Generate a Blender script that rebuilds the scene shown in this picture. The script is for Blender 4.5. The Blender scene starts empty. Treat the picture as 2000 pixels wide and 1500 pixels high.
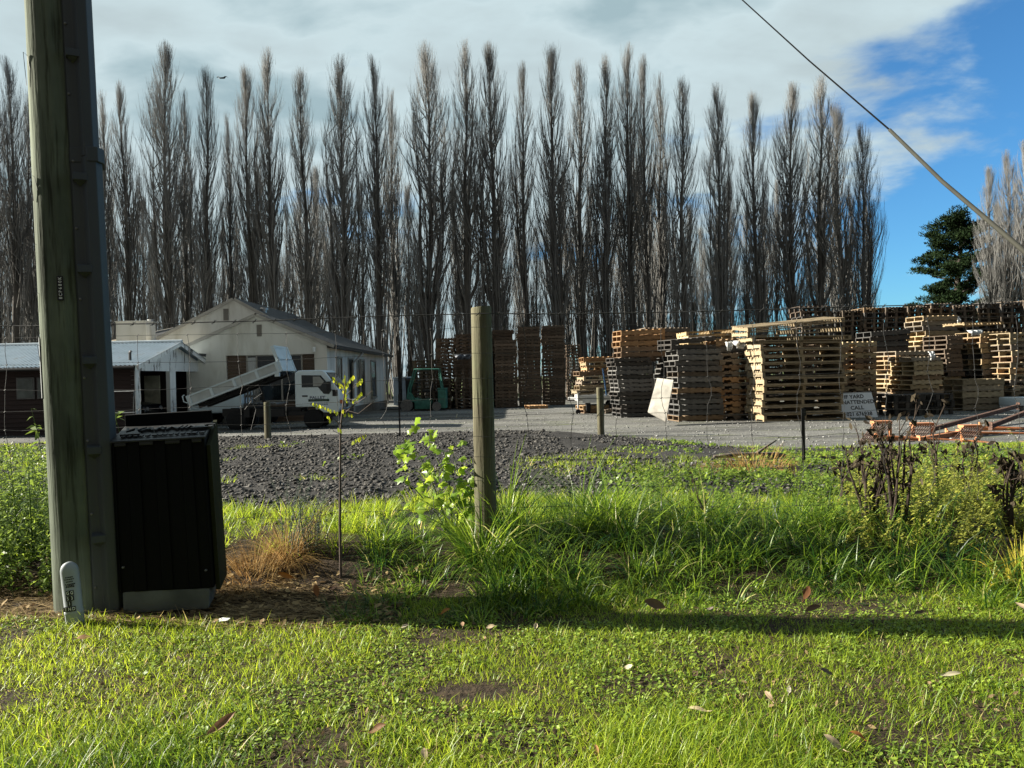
import bpy, bmesh, math, random
import numpy as np
from mathutils import Vector, Matrix

random.seed(7)
RNG = np.random.default_rng(11)
SC = bpy.context.scene
COL = SC.collection
R = math.radians

# ------------------------------------------------------------------ camera
CAM_Z = 1.7
FPX = 1500.0
cam_d = bpy.data.cameras.new('camera')
cam = bpy.data.objects.new('camera', cam_d)
COL.objects.link(cam)
cam_d.sensor_width = 36.0
cam_d.lens = 27.0
cam_d.clip_start = 0.05
cam_d.clip_end = 6000
CROT = Matrix.Rotation(R(90 - 0.573), 3, 'X') @ Matrix.Rotation(R(-1.25), 3, 'Z')
cam.matrix_world = Matrix.Translation((0, 0, CAM_Z)) @ CROT.to_4x4()
SC.camera = cam


def P(px, py, Y):
    """the point of the place at distance Y that shows at a pixel of the 2000x1500 photo"""
    r = CROT @ Vector(((px - 1000) / FPX, -(py - 750) / FPX, -1))
    return Vector((0, 0, CAM_Z)) + r * (Y / r.y)


def hor(px):
    return 757.0 - 0.0218 * px


# ------------------------------------------------------------------ noise and ground height
_LAT = np.random.default_rng(5).random((256, 256))


def vnoise(x, y):
    x = np.asarray(x, float); y = np.asarray(y, float)
    xi = np.floor(x).astype(int); yi = np.floor(y).astype(int)
    fx = x - xi; fy = y - yi
    fx = fx * fx * (3 - 2 * fx); fy = fy * fy * (3 - 2 * fy)
    a = _LAT[xi % 256, yi % 256]; b = _LAT[(xi + 1) % 256, yi % 256]
    c = _LAT[xi % 256, (yi + 1) % 256]; d = _LAT[(xi + 1) % 256, (yi + 1) % 256]
    return (a * (1 - fx) + b * fx) * (1 - fy) + (c * (1 - fx) + d * fx) * fy


def fbm(x, y, o=3):
    s = 0; a = .5; t = 0
    for i in range(o):
        s = s + a * vnoise(np.asarray(x) * 2 ** i + 17.3 * i, np.asarray(y) * 2 ** i + 9.1 * i); t += a; a *= .5
    return s / t


def edge_y(x):
    t = np.clip((np.asarray(x, float) - 0.0) / 6.0, 0, 1); t = t * t * (3 - 2 * t)
    return 22.5 - 7.2 * t


def gz(x, y):
    x = np.asarray(x, float); y = np.asarray(y, float)
    E = edge_y(x)
    s1 = np.clip((y - 4.2) / 1.0, 0, 1); s1 = s1 * s1 * (3 - 2 * s1)
    z = 0.45 + 0.19 * s1
    t = np.clip((y - 5.4) / (E - 5.4), 0, 1)
    z = z - 0.54 * t
    u = np.clip((y - E) / 2.0, 0, 1); u = u * u * (3 - 2 * u)
    z = z * (1 - u) - 0.03 * u
    amp = np.where(y < 4.3, 0.035, 0.07) * np.clip(1 - (y - E + 1.5) / 1.5, 0, 1)
    z = z + amp * (fbm(x * .9 + 40, y * .9 + 40) - .5)
    d = np.hypot(x, y)
    return np.where(d > 130, z, z)


def G(x, y):
    return float(gz(x, y))


# ------------------------------------------------------------------ materials
def new_mat(name):
    m = bpy.data.materials.new(name); m.use_nodes = True
    nt = m.node_tree
    return m, nt, nt.nodes['Principled BSDF'], nt.nodes['Material Output']


def N(nt, typ, **kw):
    n = nt.nodes.new(typ)
    for k, v in kw.items():
        if k in n.inputs.keys() and not hasattr(n, k):
            n.inputs[k].default_value = v
        else:
            setattr(n, k, v)
    return n


def ramp(nt, fac, stops):
    r = nt.nodes.new('ShaderNodeValToRGB')
    el = r.color_ramp.elements
    while len(el) < len(stops):
        el.new(.5)
    for e, (p, c) in zip(el, stops):
        e.position = p; e.color = (*c[:3], 1)
    nt.links.new(fac, r.inputs[0])
    return r.outputs[0]


def noise(nt, scale, detail=4, rough=.55, coord='Object', stretch=(1, 1, 1), dist=0):
    tc = nt.nodes.new('ShaderNodeTexCoord')
    mp = nt.nodes.new('ShaderNodeMapping'); mp.inputs['Scale'].default_value = stretch
    nt.links.new(tc.outputs[coord], mp.inputs[0])
    n = nt.nodes.new('ShaderNodeTexNoise')
    n.inputs['Scale'].default_value = scale; n.inputs['Detail'].default_value = detail
    n.inputs['Roughness'].default_value = rough; n.inputs['Distortion'].default_value = dist
    nt.links.new(mp.outputs[0], n.inputs['Vector'])
    return n.outputs['Fac']


def mixc(nt, fac, a, b, typ='MIX'):
    m = nt.nodes.new('ShaderNodeMix'); m.data_type = 'RGBA'; m.blend_type = typ
    for sock, v in ((m.inputs['Factor'], fac), (m.inputs['A'], a), (m.inputs['B'], b)):
        if hasattr(v, 'links') or hasattr(v, 'is_linked'):
            nt.links.new(v, sock)
        else:
            sock.default_value = v if not isinstance(v, tuple) else (*v[:3], 1)
    # colour sockets of the Mix node
    m.inputs[6]; 
    return m.outputs[2]


def mix(nt, fac, a, b, typ='MIX'):
    m = nt.nodes.new('ShaderNodeMix'); m.data_type = 'RGBA'; m.blend_type = typ
    for sock, v in ((m.inputs[0], fac), (m.inputs[6], a), (m.inputs[7], b)):
        if isinstance(v, (int, float)):
            sock.default_value = v
        elif isinstance(v, tuple):
            sock.default_value = (*v[:3], 1)
        else:
            nt.links.new(v, sock)
    return m.outputs[2]


def bump(nt, bsdf, h, strength=.4, dist=.02):
    b = nt.nodes.new('ShaderNodeBump'); b.inputs['Strength'].default_value = strength; b.inputs['Distance'].default_value = dist
    nt.links.new(h, b.inputs['Height']); nt.links.new(b.outputs[0], bsdf.inputs['Normal'])


def sc(c, k):
    return tuple(min(1, x * k) for x in c[:3])


def M(name, col, rough=.75, var=.25, scale=6, stretch=(1, 1, 1), bmp=0, bdist=.01, metal=0, spec=.4, col2=None, rnd=0, detail=5, island=0):
    m, nt, b, o = new_mat(name)
    f = noise(nt, scale, detail, stretch=stretch)
    c = ramp(nt, f, [(.3, sc(col, 1 - var)), (.7, col2 if col2 else sc(col, 1 + var))])
    if rnd:
        oi = nt.nodes.new('ShaderNodeObjectInfo')
        mr = nt.nodes.new('ShaderNodeMapRange'); mr.inputs[3].default_value = 1 - rnd; mr.inputs[4].default_value = 1 + rnd
        nt.links.new(oi.outputs['Random'], mr.inputs[0])
        hs = nt.nodes.new('ShaderNodeHueSaturation'); nt.links.new(mr.outputs[0], hs.inputs['Value']); nt.links.new(c, hs.inputs['Color'])
        c = hs.outputs[0]
    if island:
        ge = nt.nodes.new('ShaderNodeNewGeometry')
        mr = nt.nodes.new('ShaderNodeMapRange'); mr.inputs[3].default_value = 1 - island; mr.inputs[4].default_value = 1 + island
        nt.links.new(ge.outputs['Random Per Island'], mr.inputs[0])
        hs = nt.nodes.new('ShaderNodeHueSaturation'); nt.links.new(mr.outputs[0], hs.inputs['Value']); nt.links.new(c, hs.inputs['Color'])
        c = hs.outputs[0]
    nt.links.new(c, b.inputs['Base Color'])
    b.inputs['Roughness'].default_value = rough; b.inputs['Metallic'].default_value = metal
    b.inputs['Specular IOR Level'].default_value = spec
    if bmp:
        bump(nt, b, f, bmp, bdist)
    return m


# ------------------------------------------------------------------ mesh builder
class MB:
    def __init__(self):
        self.v = []; self.f = []

    def add(self, vs, fs):
        o = len(self.v)
        self.v += [tuple(p) for p in vs]
        self.f += [tuple(i + o for i in f) for f in fs]
        return self

    def hexa(self, p):
        return self.add(p, [(0, 3, 2, 1), (4, 5, 6, 7), (0, 1, 5, 4), (1, 2, 6, 5), (2, 3, 7, 6), (3, 0, 4, 7)])

    def box(self, x0, x1, y0, y1, z0, z1):
        return self.hexa([(x0, y0, z0), (x1, y0, z0), (x1, y1, z0), (x0, y1, z0), (x0, y0, z1), (x1, y0, z1), (x1, y1, z1), (x0, y1, z1)])

    def beam(self, p, q, w, h, up=(0, 0, 1)):
        p = Vector(p); q = Vector(q); d = (q - p).normalized(); u = Vector(up)
        s = d.cross(u)
        if s.length < 1e-4:
            s = d.cross(Vector((0, 1, 0)))
        s.normalize(); u = s.cross(d).normalized()
        s = s * w / 2; u = u * h / 2
        return self.hexa([p - s - u, p + s - u, q + s - u, q - s - u, p - s + u, p + s + u, q + s + u, q - s + u])

    def tube(self, pts, rad, n=8, cap=True):
        pts = [Vector(p) for p in pts]
        if not hasattr(rad, '__len__'):
            rad = [rad] * len(pts)
        vs = []; fs = []
        ref = Vector((0, 0, 1))
        d0 = (pts[-1] - pts[0]).normalized()
        if abs(d0.z) > .9:
            ref = Vector((1, 0, 0))
        for i, p in enumerate(pts):
            d = (pts[min(i + 1, len(pts) - 1)] - pts[max(i - 1, 0)]).normalized()
            a = d.cross(ref)
            if a.length < 1e-4:
                a = d.cross(Vector((.3, 1, .1)))
            a.normalize(); b = d.cross(a)
            for k in range(n):
                t = 2 * math.pi * k / n
                vs.append(p + (a * math.cos(t) + b * math.sin(t)) * rad[i])
        for i in range(len(pts) - 1):
            for k in range(n):
                fs.append((i * n + k, i * n + (k + 1) % n, (i + 1) * n + (k + 1) % n, (i + 1) * n + k))
        if cap:
            fs.append(tuple(range(n - 1, -1, -1)))
            fs.append(tuple((len(pts) - 1) * n + k for k in range(n)))
        return self.add(vs, fs)

    def cyl(self, c, axis, r, h, n=20, r2=None):
        a = Vector(axis).normalized(); c = Vector(c)
        return self.tube([c, c + a * h], [r, r if r2 is None else r2], n)

    def prism(self, poly, y0, y1, plane='xz'):
        n = len(poly)
        def mk(a, b, t):
            return (a, t, b) if plane == 'xz' else ((t, a, b) if plane == 'yz' else (a, b, t))
        vs = [mk(a, b, y0) for a, b in poly] + [mk(a, b, y1) for a, b in poly]
        fs = [tuple(range(n)), tuple(range(2 * n - 1, n - 1, -1))]
        for i in range(n):
            j = (i + 1) % n
            fs.append((i, i + n, j + n, j))
        return self.add(vs, fs)

    def lathe(self, prof, c=(0, 0, 0), n=20, axis='z'):
        vs = []; fs = []
        c = Vector(c)
        for r, h in prof:
            for k in range(n):
                t = 2 * math.pi * k / n
                a, b = r * math.cos(t), r * math.sin(t)
                vs.append(c + (Vector((a, b, h)) if axis == 'z' else (Vector((a, h, b)) if axis == 'y' else Vector((h, a, b)))))
        for i in range(len(prof) - 1):
            for k in range(n):
                fs.append((i * n + k, i * n + (k + 1) % n, (i + 1) * n + (k + 1) % n, (i + 1) * n + k))
        fs.append(tuple(range(n - 1, -1, -1))); fs.append(tuple((len(prof) - 1) * n + k for k in range(n)))
        return self.add(vs, fs)

    def xf(self, mat):
        self.v = [tuple(mat @ Vector(p)) for p in self.v]
        return self

    def mesh(self, name, mat, smooth=False, bevel=0, seg=2):
        me = bpy.data.meshes.new(name)
        me.from_pydata(self.v, [], self.f)
        bm = bmesh.new(); bm.from_mesh(me)
        bmesh.ops.recalc_face_normals(bm, faces=bm.faces)
        if bevel:
            bmesh.ops.remove_doubles(bm, verts=bm.verts, dist=1e-5)
            es = [e for e in bm.edges if len(e.link_faces) == 2 and e.calc_face_angle(0) > .5]
            bmesh.ops.bevel(bm, geom=es, offset=bevel, segments=seg, affect='EDGES', profile=.6)
        bm.to_mesh(me); bm.free()
        if smooth:
            me.polygons.foreach_set('use_smooth', [True] * len(me.polygons))
            if smooth != 'full':
                try:
                    me.set_sharp_from_angle(angle=R(40))
                except Exception:
                    pass
        me.materials.append(mat)
        return me

    def build(self, name, mat, parent=None, smooth=False, bevel=0, seg=2, label=None):
        o = bpy.data.objects.new(name, self.mesh(name, mat, smooth, bevel, seg))
        COL.objects.link(o)
        if parent is not None:
            o.parent = parent
        if label:
            o['label'] = label
        return o


def tag(o, label=None, cat=None, group=None, kind=None):
    if label: o['label'] = label
    if cat: o['category'] = cat
    if group: o['group'] = group
    if kind: o['kind'] = kind
    return o


def thing(name, label, cat, loc=(0, 0, 0), rotz=0, group=None, rot=None):
    o = bpy.data.objects.new(name, None); COL.objects.link(o)
    o.empty_display_size = .2
    o.location = loc
    o.rotation_euler = rot if rot else (0, 0, rotz)
    return tag(o, label, cat, group)


def np_mesh(name, V, F, mat, attr=None, smooth=False):
    """V (n,3), F (m,k) arrays of equal-sized faces"""
    me = bpy.data.meshes.new(name)
    V = np.ascontiguousarray(V, dtype=np.float32); F = np.ascontiguousarray(F, dtype=np.int32)
    k = F.shape[1]
    me.vertices.add(len(V)); me.vertices.foreach_set('co', V.ravel())
    me.loops.add(F.size); me.loops.foreach_set('vertex_index', F.ravel())
    me.polygons.add(len(F))
    me.polygons.foreach_set('loop_start', np.arange(0, F.size, k, dtype=np.int32))
    me.update(calc_edges=True)
    if smooth:
        me.polygons.foreach_set('use_smooth', np.ones(len(F), dtype=bool))
    if attr is not None:
        a = me.attributes.new('tint', 'FLOAT', 'POINT')
        a.data.foreach_set('value', np.ascontiguousarray(attr, dtype=np.float32))
    me.materials.append(mat)
    return me


def link(name, me, parent=None):
    o = bpy.data.objects.new(name, me); COL.objects.link(o)
    if parent is not None: o.parent = parent
    return o


def tubes_np(Pt, Rd, sides=3):
    """Pt (N,K,3) poly-lines, Rd (N,K) radii -> verts, quads"""
    Nn, K, _ = Pt.shape
    T = np.empty_like(Pt)
    T[:, 1:-1] = Pt[:, 2:] - Pt[:, :-2]; T[:, 0] = Pt[:, 1] - Pt[:, 0]; T[:, -1] = Pt[:, -1] - Pt[:, -2]
    T /= np.linalg.norm(T, axis=2, keepdims=True) + 1e-9
    ref = np.zeros_like(T); ref[..., 0] = 0.8; ref[..., 1] = 0.6
    A = np.cross(T, ref); A /= np.linalg.norm(A, axis=2, keepdims=True) + 1e-9
    B = np.cross(T, A)
    ang = 2 * np.pi * np.arange(sides) / sides
    V = Pt[:, :, None, :] + Rd[:, :, None, None] * (np.cos(ang)[None, None, :, None] * A[:, :, None, :] + np.sin(ang)[None, None, :, None] * B[:, :, None, :])
    idx = np.arange(Nn * K * sides).reshape(Nn, K, sides)
    a = idx[:, :-1, :]; b = np.roll(a, -1, axis=2); d = idx[:, 1:, :]; c = np.roll(d, -1, axis=2)
    F = np.stack([a, b, c, d], -1).reshape(-1, 4)
    return V.reshape(-1, 3), F


def text(body, size, mat, parent, loc, rot=(R(90), 0, 0), extrude=.002, name='lettering', align='CENTER', bold=0.0, shear=0):
    cu = bpy.data.curves.new(name, 'FONT'); cu.body = body; cu.size = size; cu.align_x = align; cu.align_y = 'CENTER'
    cu.extrude = extrude; cu.offset = bold * size; cu.shear = shear; cu.resolution_u = 3
    cu.materials.append(mat)
    o = bpy.data.objects.new(name, cu); COL.objects.link(o)
    o.location = loc; o.rotation_euler = rot
    me = bpy.data.meshes.new_from_object(o)
    bpy.data.objects.remove(o)
    if not me.materials: me.materials.append(mat)
    o = bpy.data.objects.new(name, me); COL.objects.link(o)
    o.location = loc; o.rotation_euler = rot
    if parent is not None: o.parent = parent
    return o


# ------------------------------------------------------------------ sky and sun
SUN_EL = R(24.0)
SUN_TH = R(8.0)            # the sun stands to the left and slightly beyond the picture plane
sdir = Vector((-math.cos(SUN_TH) * math.cos(SUN_EL), math.sin(SUN_TH) * math.cos(SUN_EL), math.sin(SUN_EL)))
sl = bpy.data.lights.new('sun', 'SUN'); sl.energy = 5.0; sl.angle = R(.5); sl.color = (1.0, .93, .80)
so = bpy.data.objects.new('sun', sl); COL.objects.link(so)
so.rotation_euler = (-sdir).to_track_quat('-Z', 'Y').to_euler()
so.location = (-30, 5, 30)

W = bpy.data.worlds.new('World'); SC.world = W; W.use_nodes = True
nt = W.node_tree
bg = nt.nodes['Background']
sky = nt.nodes.new('ShaderNodeTexSky'); sky.sky_type = 'NISHITA'; sky.sun_disc = False
sky.sun_elevation = SUN_EL; sky.sun_rotation = math.atan2(sdir.x, sdir.y)
sky.air_density = 1.0; sky.dust_density = 0.3; sky.ozone_density = 3.0
bg.inputs['Strength'].default_value = 0.058
tc = nt.nodes.new('ShaderNodeTexCoord')
sep = nt.nodes.new('ShaderNodeSeparateXYZ'); nt.links.new(tc.outputs['Generated'], sep.inputs[0])


def math_(op, a, b=None, clamp=False):
    n = nt.nodes.new('ShaderNodeMath'); n.operation = op; n.use_clamp = clamp
    for i, v in enumerate((a, b)):
        if v is None: continue
        if isinstance(v, (int, float)): n.inputs[i].default_value = v
        else: nt.links.new(v, n.inputs[i])
    return n.outputs[0]


zc = math_('MAXIMUM', sep.outputs[2], 0.0)
zz = math_('ADD', zc, 0.16)
u = math_('DIVIDE', sep.outputs[0], zz); v = math_('DIVIDE', sep.outputs[1], zz)
cmb = nt.nodes.new('ShaderNodeCombineXYZ'); nt.links.new(u, cmb.inputs[0]); nt.links.new(v, cmb.inputs[1])


def wnoise(scale, detail, rough, off, dist=0.0, st=(1, 1, 1)):
    mp = nt.nodes.new('ShaderNodeMapping'); mp.inputs['Location'].default_value = off; mp.inputs['Scale'].default_value = st
    nt.links.new(cmb.outputs[0], mp.inputs[0])
    n = nt.nodes.new('ShaderNodeTexNoise'); n.inputs['Scale'].default_value = scale; n.inputs['Detail'].default_value = detail
    n.inputs['Roughness'].default_value = rough; n.inputs['Distortion'].default_value = dist
    nt.links.new(mp.outputs[0], n.inputs['Vector'])
    return n.outputs['Fac']


n1 = wnoise(0.9, 7, .55, (3.1, 1.7, 0), .25, (1, .8, 1))
n2 = wnoise(2.2, 6, .55, (7.3, 2.2, 0), .3)
n3 = wnoise(1.7, 5, .5, (1.3, 8.2, 0), .25, (1, 1.1, 1))
n4 = wnoise(4.2, 6, .55, (4.3, 1.2, 0), .3, (1, 1.2, 1))
# the cloud sheet lies over the left and the zenith and breaks up towards the right
gr = nt.nodes.new('ShaderNodeMapRange'); gr.interpolation_type = 'SMOOTHSTEP'
az = math_('SUBTRACT', sep.outputs[0], math_('MULTIPLY', sep.outputs[2], 0.95))
nt.links.new(az, gr.inputs[0]); gr.inputs[1].default_value = -0.30; gr.inputs[2].default_value = 0.46
gr.inputs[3].default_value = 0.86; gr.inputs[4].default_value = 0.16
back = nt.nodes.new('ShaderNodeMapRange'); back.interpolation_type = 'SMOOTHSTEP'      # cloud thinned in the unseen sky behind the camera, to cut fill light
nt.links.new(sep.outputs[1], back.inputs[0]); back.inputs[1].default_value = -0.35; back.inputs[2].default_value = 0.25; back.inputs[3].default_value = -0.75; back.inputs[4].default_value = 0
cov = math_('ADD', math_('ADD', math_('MULTIPLY', math_('SUBTRACT', n1, .5), 1.5), math_('ADD', math_('MULTIPLY', math_('SUBTRACT', n2, .5), 1.0), math_('MULTIPLY', math_('SUBTRACT', n4, .5), .6))), gr.outputs[0])
cov = math_('ADD', cov, back.outputs[0])
mr = nt.nodes.new('ShaderNodeMapRange'); mr.interpolation_type = 'SMOOTHSTEP'
nt.links.new(cov, mr.inputs[0]); mr.inputs[1].default_value = 0.26; mr.inputs[2].default_value = 0.62
shade = math_('ADD', math_('MULTIPLY', n3, .75), math_('MULTIPLY', n4, .25))
cr = nt.nodes.new('ShaderNodeValToRGB')
for e, (p, c) in zip([cr.color_ramp.elements[0], cr.color_ramp.elements[1], cr.color_ramp.elements.new(.5)],
                     [(.38, (1.9, 2.6, 2.85)), (.63, (6.8, 7.2, 7.2)), (.49, (3.1, 3.8, 4.0))]):
    e.position = p; e.color = (*c, 1)
nt.links.new(shade, cr.inputs[0])
tintn = nt.nodes.new('ShaderNodeMix'); tintn.data_type = 'RGBA'; tintn.blend_type = 'MULTIPLY'; tintn.inputs[0].default_value = 1
nt.links.new(sky.outputs[0], tintn.inputs[6]); tintn.inputs[7].default_value = (.34, .66, .86, 1)
mx = nt.nodes.new('ShaderNodeMix'); mx.data_type = 'RGBA'
nt.links.new(mr.outputs[0], mx.inputs[0]); nt.links.new(tintn.outputs[2], mx.inputs[6]); nt.links.new(cr.outputs[0], mx.inputs[7])
# dim even grey added to the unseen sky behind the camera, lowering fill light
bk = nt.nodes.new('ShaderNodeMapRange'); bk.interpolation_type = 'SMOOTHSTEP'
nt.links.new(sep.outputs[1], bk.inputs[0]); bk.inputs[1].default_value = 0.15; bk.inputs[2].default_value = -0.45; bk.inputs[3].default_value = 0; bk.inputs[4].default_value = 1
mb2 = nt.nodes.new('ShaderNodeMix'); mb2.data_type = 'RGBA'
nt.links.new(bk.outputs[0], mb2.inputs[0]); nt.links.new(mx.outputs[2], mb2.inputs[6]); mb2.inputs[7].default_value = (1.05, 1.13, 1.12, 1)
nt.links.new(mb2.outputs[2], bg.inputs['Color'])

SC.view_settings.view_transform = 'Standard'
SC.view_settings.look = 'None'
SC.view_settings.gamma = 1
SC.view_settings.exposure = 1.76
SC.render.engine = 'CYCLES'
SC.cycles.max_bounces = 6
SC.cycles.diffuse_bounces = 3
SC.cycles.glossy_bounces = 2
SC.cycles.transmission_bounces = 3
SC.cycles.transparent_max_bounces = 4
SC.cycles.use_denoising = True
# ------------------------------------------------------------------ ground, yard
def grid_mesh(name, xs, ys, zf, mat, smooth=True):
    X, Y = np.meshgrid(xs, ys, indexing='xy')
    Z = zf(X, Y)
    V = np.stack([X, Y, Z], -1).reshape(-1, 3)
    nx, ny = len(xs), len(ys)
    i = np.arange(nx * ny).reshape(ny, nx)
    F = np.stack([i[:-1, :-1], i[:-1, 1:], i[1:, 1:], i[1:, :-1]], -1).reshape(-1, 4)
    return np_mesh(name, V, F, mat, smooth=smooth)


def soil_mat():
    m, nt, b, o = new_mat('dark_soil')
    f = noise(nt, 2.2, 8, .65); f2 = noise(nt, 26, 5, .6)
    c = ramp(nt, f2, [(.3, (.012, .011, .010)), (.55, (.035, .033, .031)), (.75, (.085, .082, .078))])
    c2 = ramp(nt, f2, [(.3, (.016, .011, .006)), (.7, (.055, .038, .022))])
    # brown litter-covered dirt on the verge, grey stony soil beyond the fence, pasture far off
    tc = nt.nodes.new('ShaderNodeTexCoord'); sp = nt.nodes.new('ShaderNodeSeparateXYZ'); nt.links.new(tc.outputs['Object'], sp.inputs[0])
    def sm(a, bb):
        r = nt.nodes.new('ShaderNodeMapRange'); r.interpolation_type = 'SMOOTHSTEP'
        nt.links.new(sp.outputs[1], r.inputs[0]); r.inputs[1].default_value = a; r.inputs[2].default_value = bb
        return r.outputs[0]
    c3 = ramp(nt, f, [(.35, (.05, .07, .02)), (.65, (.11, .13, .04))])
    k = mix(nt, sm(5.0, 6.2), c2, c)
    k = mix(nt, sm(60, 75), k, c3)
    nt.links.new(k, b.inputs['Base Color']); b.inputs['Roughness'].default_value = .95; b.inputs['Specular IOR Level'].default_value = .2
    bump(nt, b, f2, .8, .03)
    return m


def gravel_mat():
    m, nt, b, o = new_mat('yard_gravel')
    f = noise(nt, .35, 6, .6, stretch=(.5, 1.6, 1)); f2 = noise(nt, 22, 5, .7); f3 = noise(nt, 1.1, 5, .6, stretch=(.35, 1.5, 1))
    c = ramp(nt, f2, [(.28, (.052, .052, .049)), (.5, (.125, .124, .117)), (.72, (.32, .315, .30))])
    d = ramp(nt, f, [(.35, (.5, .5, .5)), (.65, (1.25, 1.25, 1.22))])
    c = mix(nt, 1.0, c, d, 'MULTIPLY')
    g = ramp(nt, f3, [(.56, (0, 0, 0)), (.7, (1, 1, 1))])
    c = mix(nt, g, c, (.085, .10, .035))
    nt.links.new(c, b.inputs['Base Color']); b.inputs['Roughness'].default_value = .9; b.inputs['Specular IOR Level'].default_value = .25
    bump(nt, b, f2, .7, .03)
    return m


MAT_SOIL = soil_mat(); MAT_GRAVEL = gravel_mat()


def axis(segs):
    out = []
    for a, b, st in segs:
        out += list(np.arange(a, b, st))
    return np.array(out + [segs[-1][1]])


gxs = axis([(-900, -120, 60), (-120, -24, 6), (-24, -9, .5), (-9, 9, .09), (9, 24, .5), (24, 120, 6), (120, 900, 60)])
gys = axis([(-60, 0, 6), (0, 1.5, .3), (1.5, 8, .07), (8, 25, .14), (25, 60, 2), (60, 200, 12), (200, 2400, 150)])


def gz_soil(x, y):
    z = gz(x, y)
    rough = np.clip((y - 5.4) / .8, 0, 1) * np.clip((edge_y(x) + .8 - y) / .8, 0, 1)
    fine = (np.abs(x) < 16)
    z = z + fine * rough * (0.08 * (fbm(x * 2.6, y * 2.6, 3) - .5) + .03 * (fbm(x * 9 + 3, y * 9, 2) - .5))
    far = np.clip((np.hypot(x, y) - 24) / 5, 0, 1)
    return z * (1 - far) + (-.03) * far


ground = link('ground', grid_mesh('ground', gxs, gys, gz_soil, MAT_SOIL))
tag(ground, kind='structure')

yxs = np.linspace(-60, 60, 121); yts = np.linspace(0, 1, 60)
Xy, T = np.meshgrid(yxs, yts)
y0 = edge_y(Xy) + .35 + .9 * (fbm(Xy * .7 + 5, Xy * .13) - .5)
Yy = y0 + (62 - y0) * T ** 1.4
Zy = np.where(T < 1e-6, -.06, .006 + .035 * (fbm(Xy * .5, Yy * .5) - .5))
Zy = np.where((Yy < 24), Zy, Zy * .5)
iy = np.arange(Xy.size).reshape(Xy.shape)
yard = link('gravel_yard', np_mesh('gravel_yard', np.stack([Xy, Yy, Zy + .012], -1).reshape(-1, 3),
            np.stack([iy[:-1, :-1], iy[:-1, 1:], iy[1:, 1:], iy[1:, :-1]], -1).reshape(-1, 4), MAT_GRAVEL, smooth=True))
tag(yard, kind='structure')

# clods and stones lying on the soil, pebbles along the edge of the yard
ICO = None
def ico():
    global ICO
    if ICO is None:
        bm = bmesh.new(); bmesh.ops.create_icosphere(bm, subdivisions=1, radius=1)
        ICO = (np.array([v.co[:] for v in bm.verts]), np.array([[v.index for v in f.verts] for f in bm.faces])); bm.free()
    return ICO


def blobs(name, pts, size, mat, flat=.65):
    v, f = ico(); n = len(pts)
    V = v[None] * (1 + 1.15 * (RNG.random((n, len(v), 1)) - .5))
    V = V * size[:, None, None] * np.stack([.7 + .7 * RNG.random(n), .7 + .7 * RNG.random(n), flat * (.6 + .7 * RNG.random(n))], -1)[:, None, :]
    a = RNG.random(n) * 6.28
    c, s = np.cos(a)[:, None], np.sin(a)[:, None]
    x = V[..., 0] * c - V[..., 1] * s; y = V[..., 0] * s + V[..., 1] * c
    V = np.stack([x, y, V[..., 2]], -1) + pts[:, None, :]
    F = (f[None] + (np.arange(n) * len(v))[:, None, None]).reshape(-1, 3)
    return link(name, np_mesh(name, V.reshape(-1, 3), F, mat))


MAT_CLOD = M('clod', (.024, .0225, .020), .9, .5, 40, spec=.35, island=.75, col2=(.075, .071, .064))
MAT_STONE = M('pale_stone', (.20, .20, .19), .85, .4, 30, island=.5)
n = 70000
yy = 5.7 + 17 * RNG.random(n) ** 1.35
xx = (RNG.random(n) * 2 - 1) * (yy * .74 + .6)
ok = (yy < edge_y(xx) + .2) & ~((yy < 6.3) & (xx > -1.2)) & (fbm(xx * .8 + 60, yy * .8, 2) + np.where(xx > 1, -.10, .2) > .40)
xx, yy = xx[ok], yy[ok]
sz = .006 + .016 * RNG.random(len(xx)) ** 2.6 * (1 + .07 * yy)
tag(blobs('soil_clods', np.stack([xx, yy, gz_soil(xx, yy) + sz * .2], -1), sz, MAT_CLOD), 'dark stony clods of turned soil behind the wire fence', 'soil', kind='stuff')
n = 9000
yy = 6 + 30 * RNG.random(n) ** 1.1
xx = (RNG.random(n) * 2 - 1) * (yy * .72 + .6)
on = yy > edge_y(xx) + .6
keep = on | (RNG.random(n) < .35)
xx, yy = xx[keep], yy[keep]; on = on[keep]
zz_ = np.where(on, .03, gz_soil(xx, yy))
sz = np.where(on, .012, .007) + .016 * RNG.random(len(xx)) ** 2
tag(blobs('loose_gravel', np.stack([xx, yy, zz_ + sz * .2], -1), sz, MAT_STONE), 'pale loose stones scattered over the yard and the soil', 'gravel', kind='stuff')
# ------------------------------------------------------------------ bare poplars
MAT_BARK = M('poplar_bark', (.09, .084, .077), .9, .35, 5, (1, 1, .15), spec=.15, rnd=.2)
MAT_TWIG = M('poplar_twig', (.195, .193, .185), .9, .25, .6, spec=.15, rnd=.18)


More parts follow.
